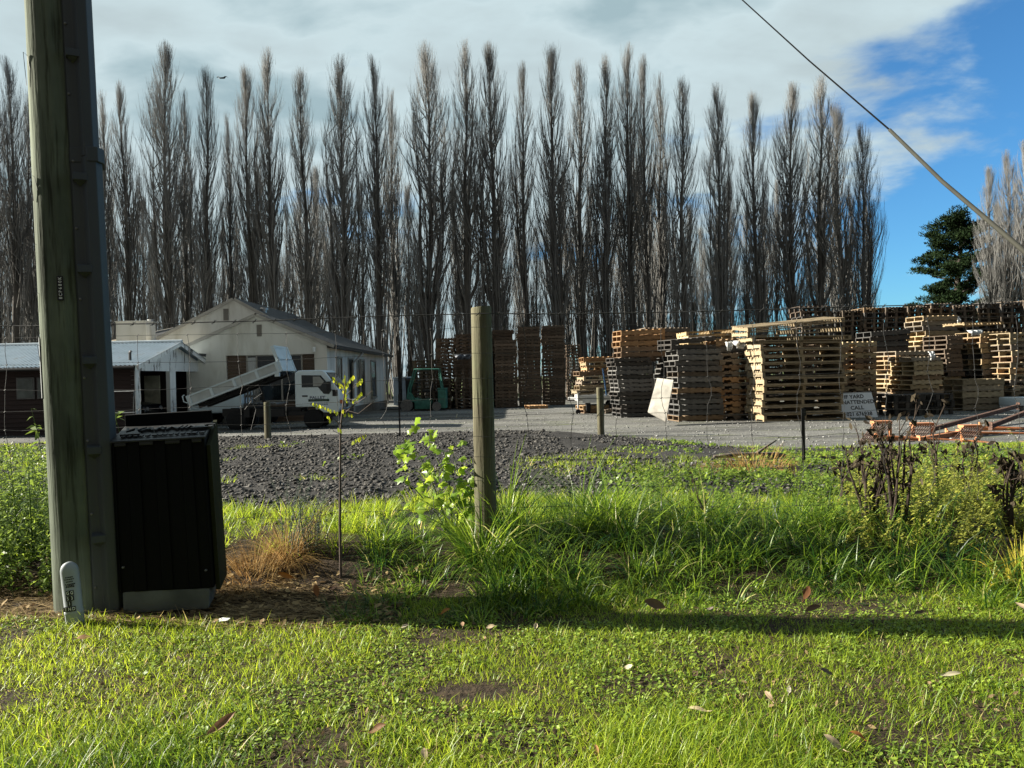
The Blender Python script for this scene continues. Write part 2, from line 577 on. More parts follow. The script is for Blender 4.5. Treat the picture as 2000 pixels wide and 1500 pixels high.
def make_poplar(seed, H=24.0, Wd=1.5, nlead=3, dens=1.0):
    r = np.random.default_rng(seed)
    prof = lambda z: Wd * np.interp(z / H, [0, .15, .3, .45, .62, .78, .9, .96, 1], [.42, .5, .64, .84, 1.0, .82, .42, .17, .03])
    tb = MB()
    leaders = []
    K = 14
    ph = r.random(4) * 6.28
    def main(z):
        return np.array([.12 * math.sin(z * .25 + ph[0]) + .06 * math.sin(z * .7 + ph[1]), .12 * math.sin(z * .23 + ph[2]), z])
    zs = np.linspace(-.3, H, K)
    r0 = .25 + .10 * r.random()
    pts = [main(z) for z in zs]; rad = [r0 * (1 - max(z, 0) / H) ** 1.25 + .010 + (.10 * math.exp(-max(z, 0) / .5)) for z in zs]
    tb.tube(pts, rad, 8, False); leaders.append((np.array(pts), np.array(rad)))
    for k in range(nlead):
        z0 = r.uniform(.2, 7.5); z1 = H * r.uniform(.5, .86); a = r.random() * 6.28; off = r.uniform(.35, .62) * Wd
        t = np.linspace(0, 1, 10); zz = z0 + (z1 - z0) * t
        wob = .10 * r.normal(0, 1, 10).cumsum() * (t > .2) * .5
        o = off * (1 - (1 - t) ** 3.2)
        pp = np.array([main(z) for z in zz]); pp[:, 0] += o * math.cos(a) + .05 * np.sin(zz + k) + wob; pp[:, 1] += o * math.sin(a)
        rr = (.09 + .06 * r.random()) * (1 - t) ** 1.0 + .010
        tb.tube([tuple(p) for p in pp], list(rr), 6, False); leaders.append((pp, rr))
    trunk = tb
    # branches, steep and nearly parallel to the stem
    NBr = int(175 * dens)
    BP = []; BR = []
    for i in range(NBr):
        L = leaders[0] if r.random() < .55 else leaders[r.integers(len(leaders))]
        zmin, zmax = max(L[0][0, 2], .10 * H), L[0][-1, 2]
        z = zmin + (zmax * .95 - zmin) * r.random() ** .85
        base = np.array([np.interp(z, L[0][:, 2], L[0][:, j]) for j in range(3)])
        lb = max(1.3, .36 * H * (1 - z / H) ** .75 * r.uniform(.5, 1.1))
        ze = min(z + lb, H * .97)
        a = r.random() * 6.28
        cur = base[:2] - main(z)[:2]
        tgt = 1.15 * prof(ze) * r.uniform(.2, 1.0) ** .7
        t = np.linspace(0, 1, 6)
        o = tgt * (1 - (1 - t) ** 1.75)
        zz = z + (ze - z) * t
        p = np.zeros((6, 3)); p[:, 2] = zz
        mm = np.array([main(q) for q in zz])
        p[:, 0] = mm[:, 0] + cur[0] * (1 - t) + o * math.cos(a) + .05 * np.sin(zz * 2 + i)
        p[:, 1] = mm[:, 1] + cur[1] * (1 - t) + o * math.sin(a) + .05 * np.cos(zz * 1.7 + i)
        BP.append(p); BR.append((.009 + .0068 * lb * r.uniform(.5, 1)) * (1 - t) ** .7 + .005)
    for i in range(int(16 * dens)):          # suckers rising from the foot
        a = r.random() * 6.28; h = r.uniform(4, 11); t = np.linspace(0, 1, 6)
        o = .15 + r.uniform(.3, .95) * Wd * t ** .7
        p = np.stack([o * math.cos(a), o * math.sin(a), h * t], -1)
        BP.append(p); BR.append(.05 * (1 - t) ** .7 + .008)
    BP = np.array(BP); BR = np.array(BR)
    # twigs
    nb = len(BP); per = int(10 * dens)
    t = r.random((nb, per)) * .85 + .13
    seg = np.minimum((t * 5).astype(int), 4); fr = t * 5 - seg
    bi = np.arange(nb)[:, None].repeat(per, 1)
    base = BP[bi, seg] * (1 - fr[..., None]) + BP[bi, seg + 1] * fr[..., None]
    d = BP[bi, seg + 1] - BP[bi, seg]; d /= np.linalg.norm(d, axis=-1, keepdims=True)
    base = base.reshape(-1, 3); d = d.reshape(-1, 3)
    nt_ = 80
    zt = H * (.62 + .37 * r.random(nt_))
    b2 = np.array([main(z) for z in zt]); base = np.concatenate([base, b2]); d = np.concatenate([d, np.tile([0, 0, 1.0], (nt_, 1))])
    def shoots(base, d, l0, l1, spread, rad):
        m = len(base); a = r.random(m) * 6.28; s = r.uniform(.25, 1, m) * spread
        out = np.stack([np.cos(a) * s, np.sin(a) * s, np.full(m, .25)], -1)
        L = r.uniform(l0, l1, m)[:, None]
        top = np.clip((H * 1.02 - base[:, 2]) / .9, .3, 2)[:, None]
        L = np.minimum(L, top)
        d1 = d + out; d1 /= np.linalg.norm(d1, axis=1, keepdims=True)
        d2 = d1 + np.array([0, 0, .55]); d2 /= np.linalg.norm(d2, axis=1, keepdims=True)
        p1 = base + d1 * L * .5; p2 = p1 + d2 * L * .5
        return np.stack([base, p1, p2], 1), np.tile(np.array([1, .75, .35]) * rad, (m, 1))
    T1, R1 = shoots(base, d, .5, 1.8, .36, .0068)
    k2 = 2
    b2 = (T1[:, 1] * .6 + T1[:, 2] * .4 + (T1[:, 0] - T1[:, 1]) * r.random((len(T1), 1)) * .5)
    b2 = np.repeat(b2, k2, 0) + (np.repeat(T1[:, 2] - T1[:, 1], k2, 0)) * (r.random((len(b2) * k2, 1)) - .5)
    d2 = np.repeat(T1[:, 2] - T1[:, 1], k2, 0); d2 /= np.linalg.norm(d2, axis=1, keepdims=True) + 1e-9
    T2, R2 = shoots(b2, d2, .3, .9, .42, .0044)
    V1, F1 = tubes_np(BP, BR, 4); V2, F2 = tubes_np(T1, R1, 3); V3, F3 = tubes_np(T2, R2, 3)
    V = np.concatenate([V1, V2, V3]); F = np.concatenate([F1, F2 + len(V1), F3 + len(V1) + len(V2)])
    return trunk.mesh('trunk', MAT_BARK, smooth='full'), np_mesh('crown', V, F, MAT_TWIG), H


POPS = [make_poplar(100 + i, 24, w, nl, de) for i, (w, nl, de) in enumerate(
    [(1.55, 3, 1.0), (1.3, 2, .9), (1.75, 4, 1.2), (1.45, 1, .95), (1.2, 1, .8), (1.9, 4, 1.25), (1.5, 2, 1.1)])]


def place_poplar(kind, base, height, wf, rz, label, group):
    t = thing('poplar_tree', label, 'tree', base, rz, group)
    s = height / POPS[kind][2]
    for nm, me in (('trunk', POPS[kind][0]), ('crown', POPS[kind][1])):
        o = link(nm, me, t); o.scale = (s * wf, s * wf, s)
    return t


GP = 'tall bare poplars in the front row'
ORD = ['first', 'second', 'third', 'fourth', 'fifth', 'sixth', 'seventh', 'eighth', 'ninth', 'tenth', 'eleventh', 'twelfth', 'thirteenth', 'fourteenth',
       'fifteenth', 'sixteenth', 'seventeenth', 'eighteenth', 'nineteenth', 'twentieth', 'twenty-first', 'twenty-second', 'twenty-third', 'twenty-fourth',
       'twenty-fifth', 'twenty-sixth', 'twenty-seventh', 'twenty-eighth', 'twenty-ninth', 'thirtieth']
# pixel column of the tip, pixel row of the tip, mesh, width, distance, label
front = [
    (-22, 150, 2, 1.0, 60, 'bare poplar cut by the left edge of the photo, only its right branches showing'),
    (18, 128, 0, 1.0, 59, 'tall bare poplar just left of the timber utility pole'),
    (52, 190, 4, .9, 61, 'thin bare poplar half hidden behind the left side of the utility pole'),
    (110, 160, 1, .9, 61, 'bare poplar standing wholly behind the utility pole'),
    (198, 190, 4, 1.0, 61, 'thin bare poplar showing just right of the conduit on the utility pole'),
    (237, 174, 1, 1.05, 60, 'bare poplar with a rounded bushy top above the chimney of the house'),
    (318, 97, 2, 1.0, 59, 'very tall broad bare poplar above the left eave of the house'),
    (357, 186, 4, .9, 61, 'short slim bare poplar against the right side of the very tall broad one'),
    (400, 143, 3, .95, 59, 'dense spindle shaped bare poplar left of the flying bird'),
    (443, 232, 4, .85, 61, 'low thin bare poplar above the house gable, below the flying bird'),
    (480, 140, 6, .9, 60, 'bare poplar right of the house gable with a two pronged tip'),
    (523, 110, 1, 1.05, 59, 'tall narrow bare poplar above the metal roof vent of the house'),
    (588, 147, 3, 1.0, 60, 'bare poplar with one straight dark stem above the tipped tray headboard'),
    (662, 120, 5, .95, 59, 'broad flat topped bare poplar above the truck cab'),
    (730, 125, 0, .95, 59, 'pointed bare poplar with a bent second stem at the far corner of the house'),
    (763, 186, 4, 1.0, 61, 'thin pale bare poplar above the blue container'),
    (830, 95, 5, 1.1, 59, 'widest bare poplar, many stemmed, above the green forklift'),
    (905, 97, 0, 1.05, 59, 'tall bare poplar rising just left of the big round fence post'),
    (957, 100, 2, .95, 59, 'tall bare poplar rising straight above the big round fence post'),
    (1019, 136, 1, .95, 60, 'narrow bare poplar above the dark back pallet stacks, right of the fence post'),
    (1075, 100, 6, 1.05, 59, 'tall bare poplar above the tallest dark back pallet stack'),
    (1129, 130, 3, 1.0, 60, 'dark bare poplar above the loaded flatbed trailer'),
    (1178, 121, 1, 1.05, 59, 'slim dense bare poplar above the short timber post'),
    (1224, 98, 0, .95, 59, 'tall bare poplar above the orange pallets on the grey stack'),
    (1256, 122, 1, .9, 60, 'slim bare poplar close against the right of a taller one, above the grey stack'),
    (1286, 156, 4, .95, 61, 'wispy thin bare poplar above the leaning white board'),
    (1330, 163, 3, 1.05, 59, 'dark spindle shaped bare poplar standing apart with blue sky on both sides'),
    (1400, 175, 5, .85, 59, 'bare poplar with two merged stems left of the pale slatted stack'),
    (1471, 190, 6, 1.0, 59, 'lit brown bare poplar above the left end of the pale slatted stack'),
    (1543, 175, 2, 1.0, 59, 'lit brown bare poplar above the middle of the pale slatted stack'),
    (1599, 163, 0, 1.15, 59, 'tallest of the lit brown poplars near the right end of the row'),
    (1636, 212, 6, 1.0, 60, 'bushy brown bare poplar crowding the second last of the row'),
    (1682, 250, 5, .95, 59, 'last bare poplar of the row with arching outer stems against blue sky'),
]
for i, (px, py, k, wf, Y, lab) in enumerate(front):
    tip = P(px, py, Y)
    place_poplar(k, (tip.x, Y, -.05), tip.z + .1, wf, (i * 2.399) % 6.28, lab, GP)
lab2 = 'shorter bare poplar in the dense second row behind the tall front row'
px = -70; i = 0
rr = random.Random(3)
while px < 1705:
    Y = rr.uniform(69, 80)
    ytop = 385 + rr.uniform(-55, 70) + (25 if px > 1250 else 0)
    tip = P(px, ytop, Y)
    place_poplar(rr.randrange(7), (tip.x, Y, -.05), tip.z, rr.uniform(.8, 1.05), rr.uniform(0, 6.28), lab2, 'bare poplars of the second row')
    px += rr.uniform(22, 36); i += 1
for px, py, k, wf, Y, lab in [
    (1932, 330, 6, 1.1, 78, 'lit brown bare poplar just right of the dark pine'),
    (1966, 300, 5, 1.0, 77, 'taller lit brown bare poplar by the right edge, behind the stay wire sleeve'),
    (1999, 284, 0, 1.15, 76, 'bare poplar cut in half by the right edge of the photo'),
    (1950, 400, 2, 1.1, 82, 'short bushy bare poplar low between the two right hand ones'),
]:
    tip = P(px, py, Y)
    place_poplar(k, (tip.x, Y, -.05), tip.z, wf, px % 6.28, lab, 'bare poplars beside the pine')

# a thicket of thin stems and suckers under and behind the poplars
n = 1000
xs = RNG.uniform(-64, 34, n); ys = RNG.uniform(62, 88, n); h = RNG.uniform(1.5, 9, n) * np.where(xs > 25, .4, 1)
t = np.array([0, .35, .7, 1.0])
lean = RNG.normal(0, .5, (n, 2))
Pt = np.stack([xs[:, None] + lean[:, :1] * t + .12 * RNG.normal(0, 1, (n, 4)), ys[:, None] + lean[:, 1:] * t + .12 * RNG.normal(0, 1, (n, 4)), h[:, None] * t - .1], -1)
Rd = (.03 + .05 * RNG.random(n))[:, None] * np.array([1, .7, .4, .12])
V, F = tubes_np(Pt, Rd, 4)
th = link('undergrowth', np_mesh('undergrowth', V, F, MAT_BARK))
tag(th, 'thicket of thin bare stems filling the foot of the poplar rows', 'undergrowth', kind='stuff')

# ------------------------------------------------------------------ dark pine on the right
def leaf_mat(name, c1, c2, trans=.35, rough=.5, attr=True, spec=.35, straw=None):
    m, nt, b, o = new_mat(name)
    if attr:
        a = nt.nodes.new('ShaderNodeAttribute'); a.attribute_name = 'tint'; fac = a.outputs['Fac']
    else:
        fac = noise(nt, 9, 3)
    c = ramp(nt, fac, [(0.0, c1), (.5, tuple((x + y) / 2 for x, y in zip(c1, c2))), (.93, c2), (1.0, straw or c2)])
    nt.links.new(c, b.inputs['Base Color']); b.inputs['Roughness'].default_value = rough; b.inputs['Specular IOR Level'].default_value = spec
    tr = nt.nodes.new('ShaderNodeBsdfTranslucent')
    hs = nt.nodes.new('ShaderNodeHueSaturation'); hs.inputs['Value'].default_value = 1.5; hs.inputs['Hue'].default_value = .485; nt.links.new(c, hs.inputs['Color'])
    nt.links.new(hs.outputs[0], tr.inputs['Color'])
    mx = nt.nodes.new('ShaderNodeMixShader'); mx.inputs[0].default_value = trans
    nt.links.new(b.outputs[0], mx.inputs[1]); nt.links.new(tr.outputs[0], mx.inputs[2]); nt.links.new(mx.outputs[0], o.inputs['Surface'])
    return m


MAT_PINE = leaf_mat('pine_needles', (.006, .015, .006), (.018, .032, .010), .05, .9, spec=.1)
MAT_PBARK = M('pine_bark', (.045, .036, .03), .95, .4, 4, (1, 1, .3))


def pine(base, top, halfw, label):
    H = top - base.z
    t = thing('pine_tree', label, 'tree', base)
    r = np.random.default_rng(77)
    tb = MB(); pts = [(0, 0, -.2), (.15, 0, H * .25), (-.2, 0, H * .5), (.3, 0, H * .75), (.5, .1, H * .95)]
    tb.tube(pts, [.55, .45, .34, .2, .06], 9, False)
    cl = []
    for i in range(34):
        z = H * (.17 + .78 * (i / 33) ** .9); a = i * 2.399 + r.random()
        w = halfw * np.interp(z / H, [.15, .3, .5, .72, .9, 1], [.85, 1.0, .95, .85, .55, .2]) * r.uniform(.5, 1.15)
        b0 = np.array([np.interp(z * .92, [p[2] for p in pts], [p[j] for p in pts]) for j in range(3)]); b0[2] = z * .92
        e = np.array([b0[0] + w * math.cos(a), b0[1] + w * math.sin(a), z + .05 * H * r.uniform(-.2, 1)])
        m = (b0 + e) / 2 + np.array([0, 0, -.25])
        tb.tube([tuple(b0), tuple(m), tuple(e)], [.12, .08, .02], 5, False)
        for q in np.linspace(.42, 1.05, 5):
            for s in range(2):
                c = (b0 * (1 - q) ** 2 + 2 * m * q * (1 - q) + e * q * q) if q <= 1 else e
                cl.append((c + r.normal(0, .38, 3) * [1, 1, .5] + [0, 0, .25], r.uniform(.4, 1.15)))
    tb.build('trunk', MAT_PBARK, t, smooth='full')
    c = np.array([x[0] for x in cl]); s = np.array([x[1] for x in cl]); k = 150
    n = len(c) * k
    dirs = r.normal(0, 1, (n, 3)); dirs /= np.linalg.norm(dirs, axis=1, keepdims=True)
    rad = np.repeat(s, k) * r.random(n) ** .45
    ctr = np.repeat(c, k, 0) + dirs * rad[:, None] * [1.2, 1.2, .42]
    ax = dirs * .7 + r.normal(0, .5, (n, 3)) + [0, 0, .5]; ax /= np.linalg.norm(ax, axis=1, keepdims=True)
    sd = np.cross(ax, r.normal(0, 1, (n, 3))); sd /= np.linalg.norm(sd, axis=1, keepdims=True) + 1e-9
    L = r.uniform(.18, .38, n)[:, None]; wd = r.uniform(.035, .07, n)[:, None]
    V = np.stack([ctr - sd * wd, ctr + sd * wd, ctr + ax * L + sd * wd * .3, ctr + ax * L - sd * wd * .3], 1).reshape(-1, 3)
    F = np.arange(n * 4).reshape(-1, 4)
    link('crown', np_mesh('crown', V, F, MAT_PINE, attr=np.repeat(r.random(n), 4)), t)


pb = P(1872, 600, 85); pt = P(1880, 408, 85)
pine(Vector((pb.x, 85, -.1)), pt.z, 82 / 1500 * 85, 'dark green pine with a bare trunk showing, alone against the blue sky')
# ------------------------------------------------------------------ house, shed
def stucco():
    m, nt, b, o = new_mat('cream_render')
    f = noise(nt, 1.3, 6, .6, stretch=(1, 1, .25)); f2 = noise(nt, 60, 2)
    c = ramp(nt, f, [(.33, (.52, .49, .41)), (.52, (.69, .67, .60)), (.7, (.74, .72, .65))])
    nt.links.new(c, b.inputs['Base Color']); b.inputs['Roughness'].default_value = .9; b.inputs['Specular IOR Level'].default_value = .2
    bump(nt, b, f2, .15, .01)
    return m


MAT_STUCCO = stucco()
MAT_ROOF = M('dark_roof_tiles', (.028, .029, .031), .7, .3, 3, (1, 6, 1), bmp=.3)
MAT_BARGE = M('barge_board', (.38, .35, .30), .7, .15, 3)
MAT_VENT = M('vent_slats', (.20, .18, .15), .7, .2, 20, (1, 1, 6))
MAT_WOODBR = M('brown_weatherboard', (.11, .075, .05), .7, .35, 6, (.3, 1, 14), bmp=.3)
MAT_FRAME = M('window_frame', (.30, .28, .24), .5, .1, 5)
MAT_WHITE = M('white_paint', (.72, .73, .71), .45, .08, 4)
MAT_CURTAIN = M('net_curtain', (.55, .55, .53), .9, .25, 14, (6, 1, .2))
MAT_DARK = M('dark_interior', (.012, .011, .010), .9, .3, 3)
MAT_STONEW = M('foundation_stone', (.16, .14, .115), .9, .5, 7, bmp=.5, bdist=.03)
MAT_GALV = M('galvanised_steel', (.45, .46, .46), .45, .2, 9, metal=.7)
MAT_BLACK = M('black_plastic', (.012, .012, .013), .55, .3, 8)
MAT_BLKMETAL = M('black_metal', (.011, .011, .012), .5, .3, 12)
MAT_RUBBER = M('tyre_rubber', (.011, .011, .0115), .85, .3, 14)


def glass_mat():
    m, nt, b, o = new_mat('dark_glass')
    b.inputs['Base Color'].default_value = (.012, .016, .018, 1); b.inputs['Roughness'].default_value = .06; b.inputs['Specular IOR Level'].default_value = .6
    f = noise(nt, 3, 2); bump(nt, b, f, .04, .02)
    return m


MAT_GLASS = glass_mat()

house = thing('house', 'cream rendered gabled house with dark tiled roof behind the white tip truck', 'house', (0, 0, 0))
XL, XM, XR, YF, YB = -13.55, -10.6, -7.68, 32.0, 46.8
ZE, ZA = 3.22, 4.47
# front wing walls
wf = MB()
zb = -.1
OPX0, OPX1, OPZ = P(423, 0, YF).x, P(597, 0, YF).x, 2.82
wf.prism([(XL, zb), (OPX0, zb), (OPX0, OPZ), (OPX1, OPZ), (OPX1, zb), (XR, zb), (XR, ZE), (XM, ZA), (XL, ZE)], YF, YF + .22)
wf.box(XR - .22, XR, YF + .22, YB, .42, ZE - .002)
wf.box(XL, XR - .22, YB - .22, YB, zb, ZE - .002)
wf.box(XL, XL + .2, YF + .22, YB - .22, zb, ZE - .003)
wf.build('wall', MAT_STUCCO, house)
st = MB(); st.box(XR - .23, XR + .035, YF + .23, YB + .02, -.1, .42); st.build('foundation', MAT_STONEW, house)
# rear gable wing
RX0, RXM, RX1, RY = P(293, 0, 36).x, P(442, 0, 36).x, -9.85, 36.0
rz0, rza = 3.85, 5.58
w2 = MB(); w2.prism([(RX0, zb), (RX1, zb), (RX1, rz0), (RXM, rza), (RX0, rz0)], RY, RY + .22)
w2.box(RX0, RX0 + .2, RY + .22, 46, zb, rz0)
w2.build('rear_gable_wall', MAT_STUCCO, house)
# roofs
rf = MB()
ov = .32
def slab(mb, a, b, c, d, th=.07):
    a, b, c, d = [Vector(q) for q in (a, b, c, d)]
    up = Vector((0, 0, th)); mb.hexa([a, b, c, d, a + up, b + up, c + up, d + up])
k = (ZA - ZE) / (XR - XM)
slab(rf, (XM, YF - .05, ZA + .03), (XR + ov, YF - .05, ZE - k * ov + .03), (XR + ov, YB + ov, ZE - k * ov + .03), (XM, YB - 3.4, ZA + .03))
slab(rf, (XL - ov, YF - .05, ZE - k * ov + .03), (XM - .002, YF - .05, ZA + .03), (XM - .002, YB - 3.4, ZA + .03), (XL - ov, YB + ov, ZE - k * ov + .03))
rf.add([(XM, YB - 3.4, ZA + .1), (XR + ov, YB + ov, ZE - k * ov + .1), (XL - ov, YB + ov, ZE - k * ov + .1)], [(0, 1, 2)])
k2 = (rza - rz0) / (RX1 - RXM)
slab(rf, (RXM, RY - .05, rza + .03), (RX1 + .3, RY - .05, rz0 - k2 * .3 + .03), (RX1 + .3, 46, rz0 - k2 * .3 + .03), (RXM, 46, rza + .03))
slab(rf, (RX0 - .1, RY - .05, rz0 - k2 * .1 + .03), (RXM - .002, RY - .05, rza + .03), (RXM - .002, 46, rza + .03), (RX0 - .1, 46, rz0 - k2 * .1 + .03))
# low wing behind the chimney
LX0, LX1 = P(214, 0, 39).x, P(322, 0, 39).x
slab(rf, (LX0, 38.2, P(214, 672, 38.2).z), (LX1, 38.2, P(300, 672, 38.2).z), (LX1, 42.5, P(300, 646, 42.5).z), (LX0 + 1.4, 42.5, P(235, 646, 42.5).z))
roof = rf.build('roof', MAT_ROOF, house)
def barge(p, q, w=.04, h=.13):
    bb = MB(); bb.beam(p, q, w, h, (0, 0, 1)); bb.build('barge_board', MAT_BARGE, roof)
for s, xe in ((1, XR + ov), (-1, XL - ov)):
    barge((XM + .022 * s, YF - .075, ZA + .01), (xe, YF - .075, ZE - k * ov + .02))
for s, xe, ze in ((1, RX1 + .3, rz0 - k2 * .3), (-1, RX0 - .1, rz0 - k2 * .1)):
    barge((RXM + .022 * s, RY - .075, rza + .01), (xe, RY - .075, ze + .02), .04, .14)
barge((LX0 - .02, 38.15, P(212, 669, 38.2).z), (LX0 + 1.3, 42.4, P(232, 645, 42.4).z), .07, .16)
gt = MB(); gt.box(XR + ov + .001, XR + ov + .12, YF - .02, YB + ov, ZE - k * ov - .06, ZE - k * ov + .06)
gt.box(XR + .01, XR + ov, YF + .02, YB + .02, ZE - k * ov - .02, ZE - k * ov + .012)
gt.build('gutter', M('dark_gutter', (.03, .028, .027), .5, .2, 6), roof)
vt = MB(); q = P(516, 613, 37)
vt.cyl((q.x, 37, 3.9), (0, 0, 1), .13, q.z + .18 - 3.9, 14); vt.cyl((q.x, 37, q.z + .18), (0, 0, 1), .2, .10, 14)
vt.build('roof_vent', MAT_GALV, roof)
ch = MB(); c0, c1 = P(226, 627, 37.6), P(285, 627, 37.6)
ch.box(c0.x, c1.x, 37.6, 38.6, 1.5, c0.z - .05); ch.box(c0.x - .04, c1.x + .04, 37.56, 38.64, c0.z - .05, c0.z)
ch.build('chimney', MAT_STUCCO, house)
fl = MB(); q = P(294, 626, 38.6); fl.cyl((q.x, 38.6, 3.2), (0, 0, 1), .11, q.z - 3.2, 12); fl.cyl((q.x, 38.6, q.z), (0, 0, 1), .14, .05, 12)
fl.build('flue', MAT_GALV, house)
for (x0, x1, y0, y1, Y) in ((502, 511, 634, 657, YF), (437, 446, 603, 626, RY)):
    v_ = MB(); a, b = P(x0, y1, Y), P(x1, y0, Y)
    v_.box(a.x, b.x, Y - .035, Y - .003, a.z, b.z)
    for i in range(7):
        zz0 = a.z + (b.z - a.z) * (i + .3) / 7; v_.box(a.x + .02, b.x - .02, Y - .05, Y - .034, zz0, zz0 + .03)
    v_.build('gable_vent', MAT_VENT, house)
# wide front opening: weatherboard panels, window between
bd = MB()
yb_ = YF + .14
def boards(mb, x0, x1, z0, z1, y):
    z = z0
    while z < z1 - .02:
        mb.hexa([(x0, y - .045, z), (x1, y - .045, z), (x1, y + .03, z), (x0, y + .03, z), (x0, y - .005, z + .135), (x1, y - .005, z + .135), (x1, y + .03, z + .135), (x0, y + .03, z + .135)]); z += .14
wx0, wx1 = P(463, 0, YF).x, P(571, 0, YF).x
boards(bd, OPX0 + .02, wx0 - .03, .02, OPZ - .02, yb_); boards(bd, wx1 + .03, OPX1 - .02, .02, OPZ - .02, yb_); boards(bd, wx0 - .02, wx1 + .02, .02, .9, yb_ + .01)
bd.build('weatherboard_panel', MAT_WOODBR, house)
fr = MB()
for x in (wx0, P(482, 0, YF).x, P(531, 0, YF).x, wx1):
    fr.box(x - .03, x + .03, YF + .07, YF + .17, .92, OPZ - .05)
fr.box(wx0 - .03, wx1 + .03, YF + .068, YF + .172, OPZ - .05, OPZ + .0); fr.box(wx0 - .03, wx1 + .03, YF + .05, YF + .175, .87, .92)
fw = fr.build('front_window', MAT_FRAME, house)
pn = MB(); pn.box(wx0, wx1, YF + .12, YF + .13, .92, OPZ - .05); pn.build('pane', MAT_GLASS, fw)
cu = MB()
n_ = 14; xa, xb = wx0 + .04, P(481, 0, YF).x
for i in range(n_):
    x = xa + (xb - xa) * i / n_; cu.box(x, x + (xb - xa) / n_ * .8, YF + .09 + .01 * (i % 2), YF + .1 + .01 * (i % 2), .95, OPZ - .1)
cu.build('curtain', MAT_CURTAIN, fw)
lp = MB(); q = P(615, 682, YF); lp.cyl((q.x, YF - .12, q.z - .11), (0, 0, 1), .06, .2, 12); lp.box(q.x - .03, q.x + .03, YF - .1, YF - .002, q.z - .02, q.z + .03)
lp.build('wall_lamp', MAT_WHITE, house, smooth=True)
fl = MB(); q = P(400, 693, YF); fl.beam((q.x - .14, YF - .25, q.z), (q.x + .12, YF - .2, q.z - .03), .12, .12); fl.box(q.x - .02, q.x + .02, YF - .2, YF - .002, q.z - .03, q.z + .01)
fl.build('floodlight', MAT_BLACK, house)
# side windows
for pxa, pxb, z0, z1 in ((657, 668, .95, 2.75), (680, 690, .6, 2.75), (697, 702, .85, 2.75), (704, 712, .85, 2.75), (724, 734, .75, 2.75)):
    ya, yb2 = XR * FPX / (pxa - 1000), XR * FPX / (pxb - 1000)
    f_ = MB(); f_.box(XR + .003, XR + .05, ya, ya + .09, z0, z1); f_.box(XR + .003, XR + .05, yb2 - .09, yb2, z0, z1)
    f_.box(XR + .003, XR + .048, ya + .09, yb2 - .09, z1 - .08, z1); f_.box(XR + .003, XR + .09, ya - .04, yb2 + .04, z0 - .07, z0)
    fo = f_.build('window', MAT_FRAME, house)
    p_ = MB(); p_.box(XR + .004, XR + .018, ya + .09, yb2 - .09, z0, z1 - .08); p_.build('pane', MAT_GLASS, fo)
dp = MB(); yd = XR * FPX / (689.5 - 1000)
dp.tube([(XR + ov + .06, yd + .5, ZE - .1), (XR + ov + .06, yd + .5, ZE - .28), (XR + .1, yd - .4, ZE - .75), (XR + .1, yd - .4, .2)], .06, 8)
dp.build('downpipe', MAT_BARGE, house, smooth=True)
dp = MB(); dp.tube([(XR + ov + .06, YB + .1, ZE - .15), (XR + .12, YB - .1, ZE - .7), (XR + .12, YB - .1, .2)], .05, 8); dp.build('downpipe', MAT_BARGE, house, smooth=True)

# ---- shed with two open bays
MAT_IRON = None
def iron():
    m, nt, b, o = new_mat('corrugated_iron')
    f = noise(nt, 1.6, 6, .65, stretch=(1, 1, 1))
    c = ramp(nt, f, [(.3, (.30, .36, .40)), (.6, (.42, .49, .54)), (.78, (.25, .22, .19))])
    nt.links.new(c, b.inputs['Base Color']); b.inputs['Roughness'].default_value = .5; b.inputs['Metallic'].default_value = .25
    return m
MAT_IRON = iron()
def peel():
    m, nt, b, o = new_mat('peeling_white_paint')
    f = noise(nt, 5, 7, .7, stretch=(1, 1, .22))
    c = ramp(nt, f, [(.38, (.10, .085, .07)), (.44, (.58, .57, .54)), (.8, (.68, .67, .64))])
    nt.links.new(c, b.inputs['Base Color']); b.inputs['Roughness'].default_value = .8
    return m
MAT_PEEL = peel()
MAT_REDBR = M('dark_red_boards', (.032, .018, .016), .75, .4, 6, (.4, 1, 12), bmp=.3)
SX, SY0, SY1 = -13.05, 26.6, 32.7
SYM = (SY0 + SY1) / 2
shed = thing('shed', 'low dark red boarded shed with pale corrugated iron roof and open white garage front', 'shed')
sw = MB()
sxl = -29.0; ez = 2.42
z = 0.0
while z < ez - .05:
    sw.hexa([(sxl, SY0 - .03, z), (SX - .02, SY0 - .03, z), (SX - .02, SY0 + .05, z), (sxl, SY0 + .05, z), (sxl, SY0 - .004, z + .15), (SX - .02, SY0 - .004, z + .15), (SX - .02, SY0 + .05, z + .15), (sxl, SY0 + .05, z + .15)]); z += .155
sw.box(sxl, SX - .3, SY1 - .1, SY1, 0, ez); sw.box(sxl, sxl + .1, SY0 + .06, SY1 - .11, 0, ez)
sw.build('wall', MAT_REDBR, shed)
iw = MB(); iw.box(SX - 5.6, SX - 5.5, SY0 + .06, SY1 - .11, 0, ez); iw.box(SX - 5.5, SX - .2, SY0 + .06, SY1 - .11, .012, .03); iw.build('inner_partition', MAT_DARK, shed)
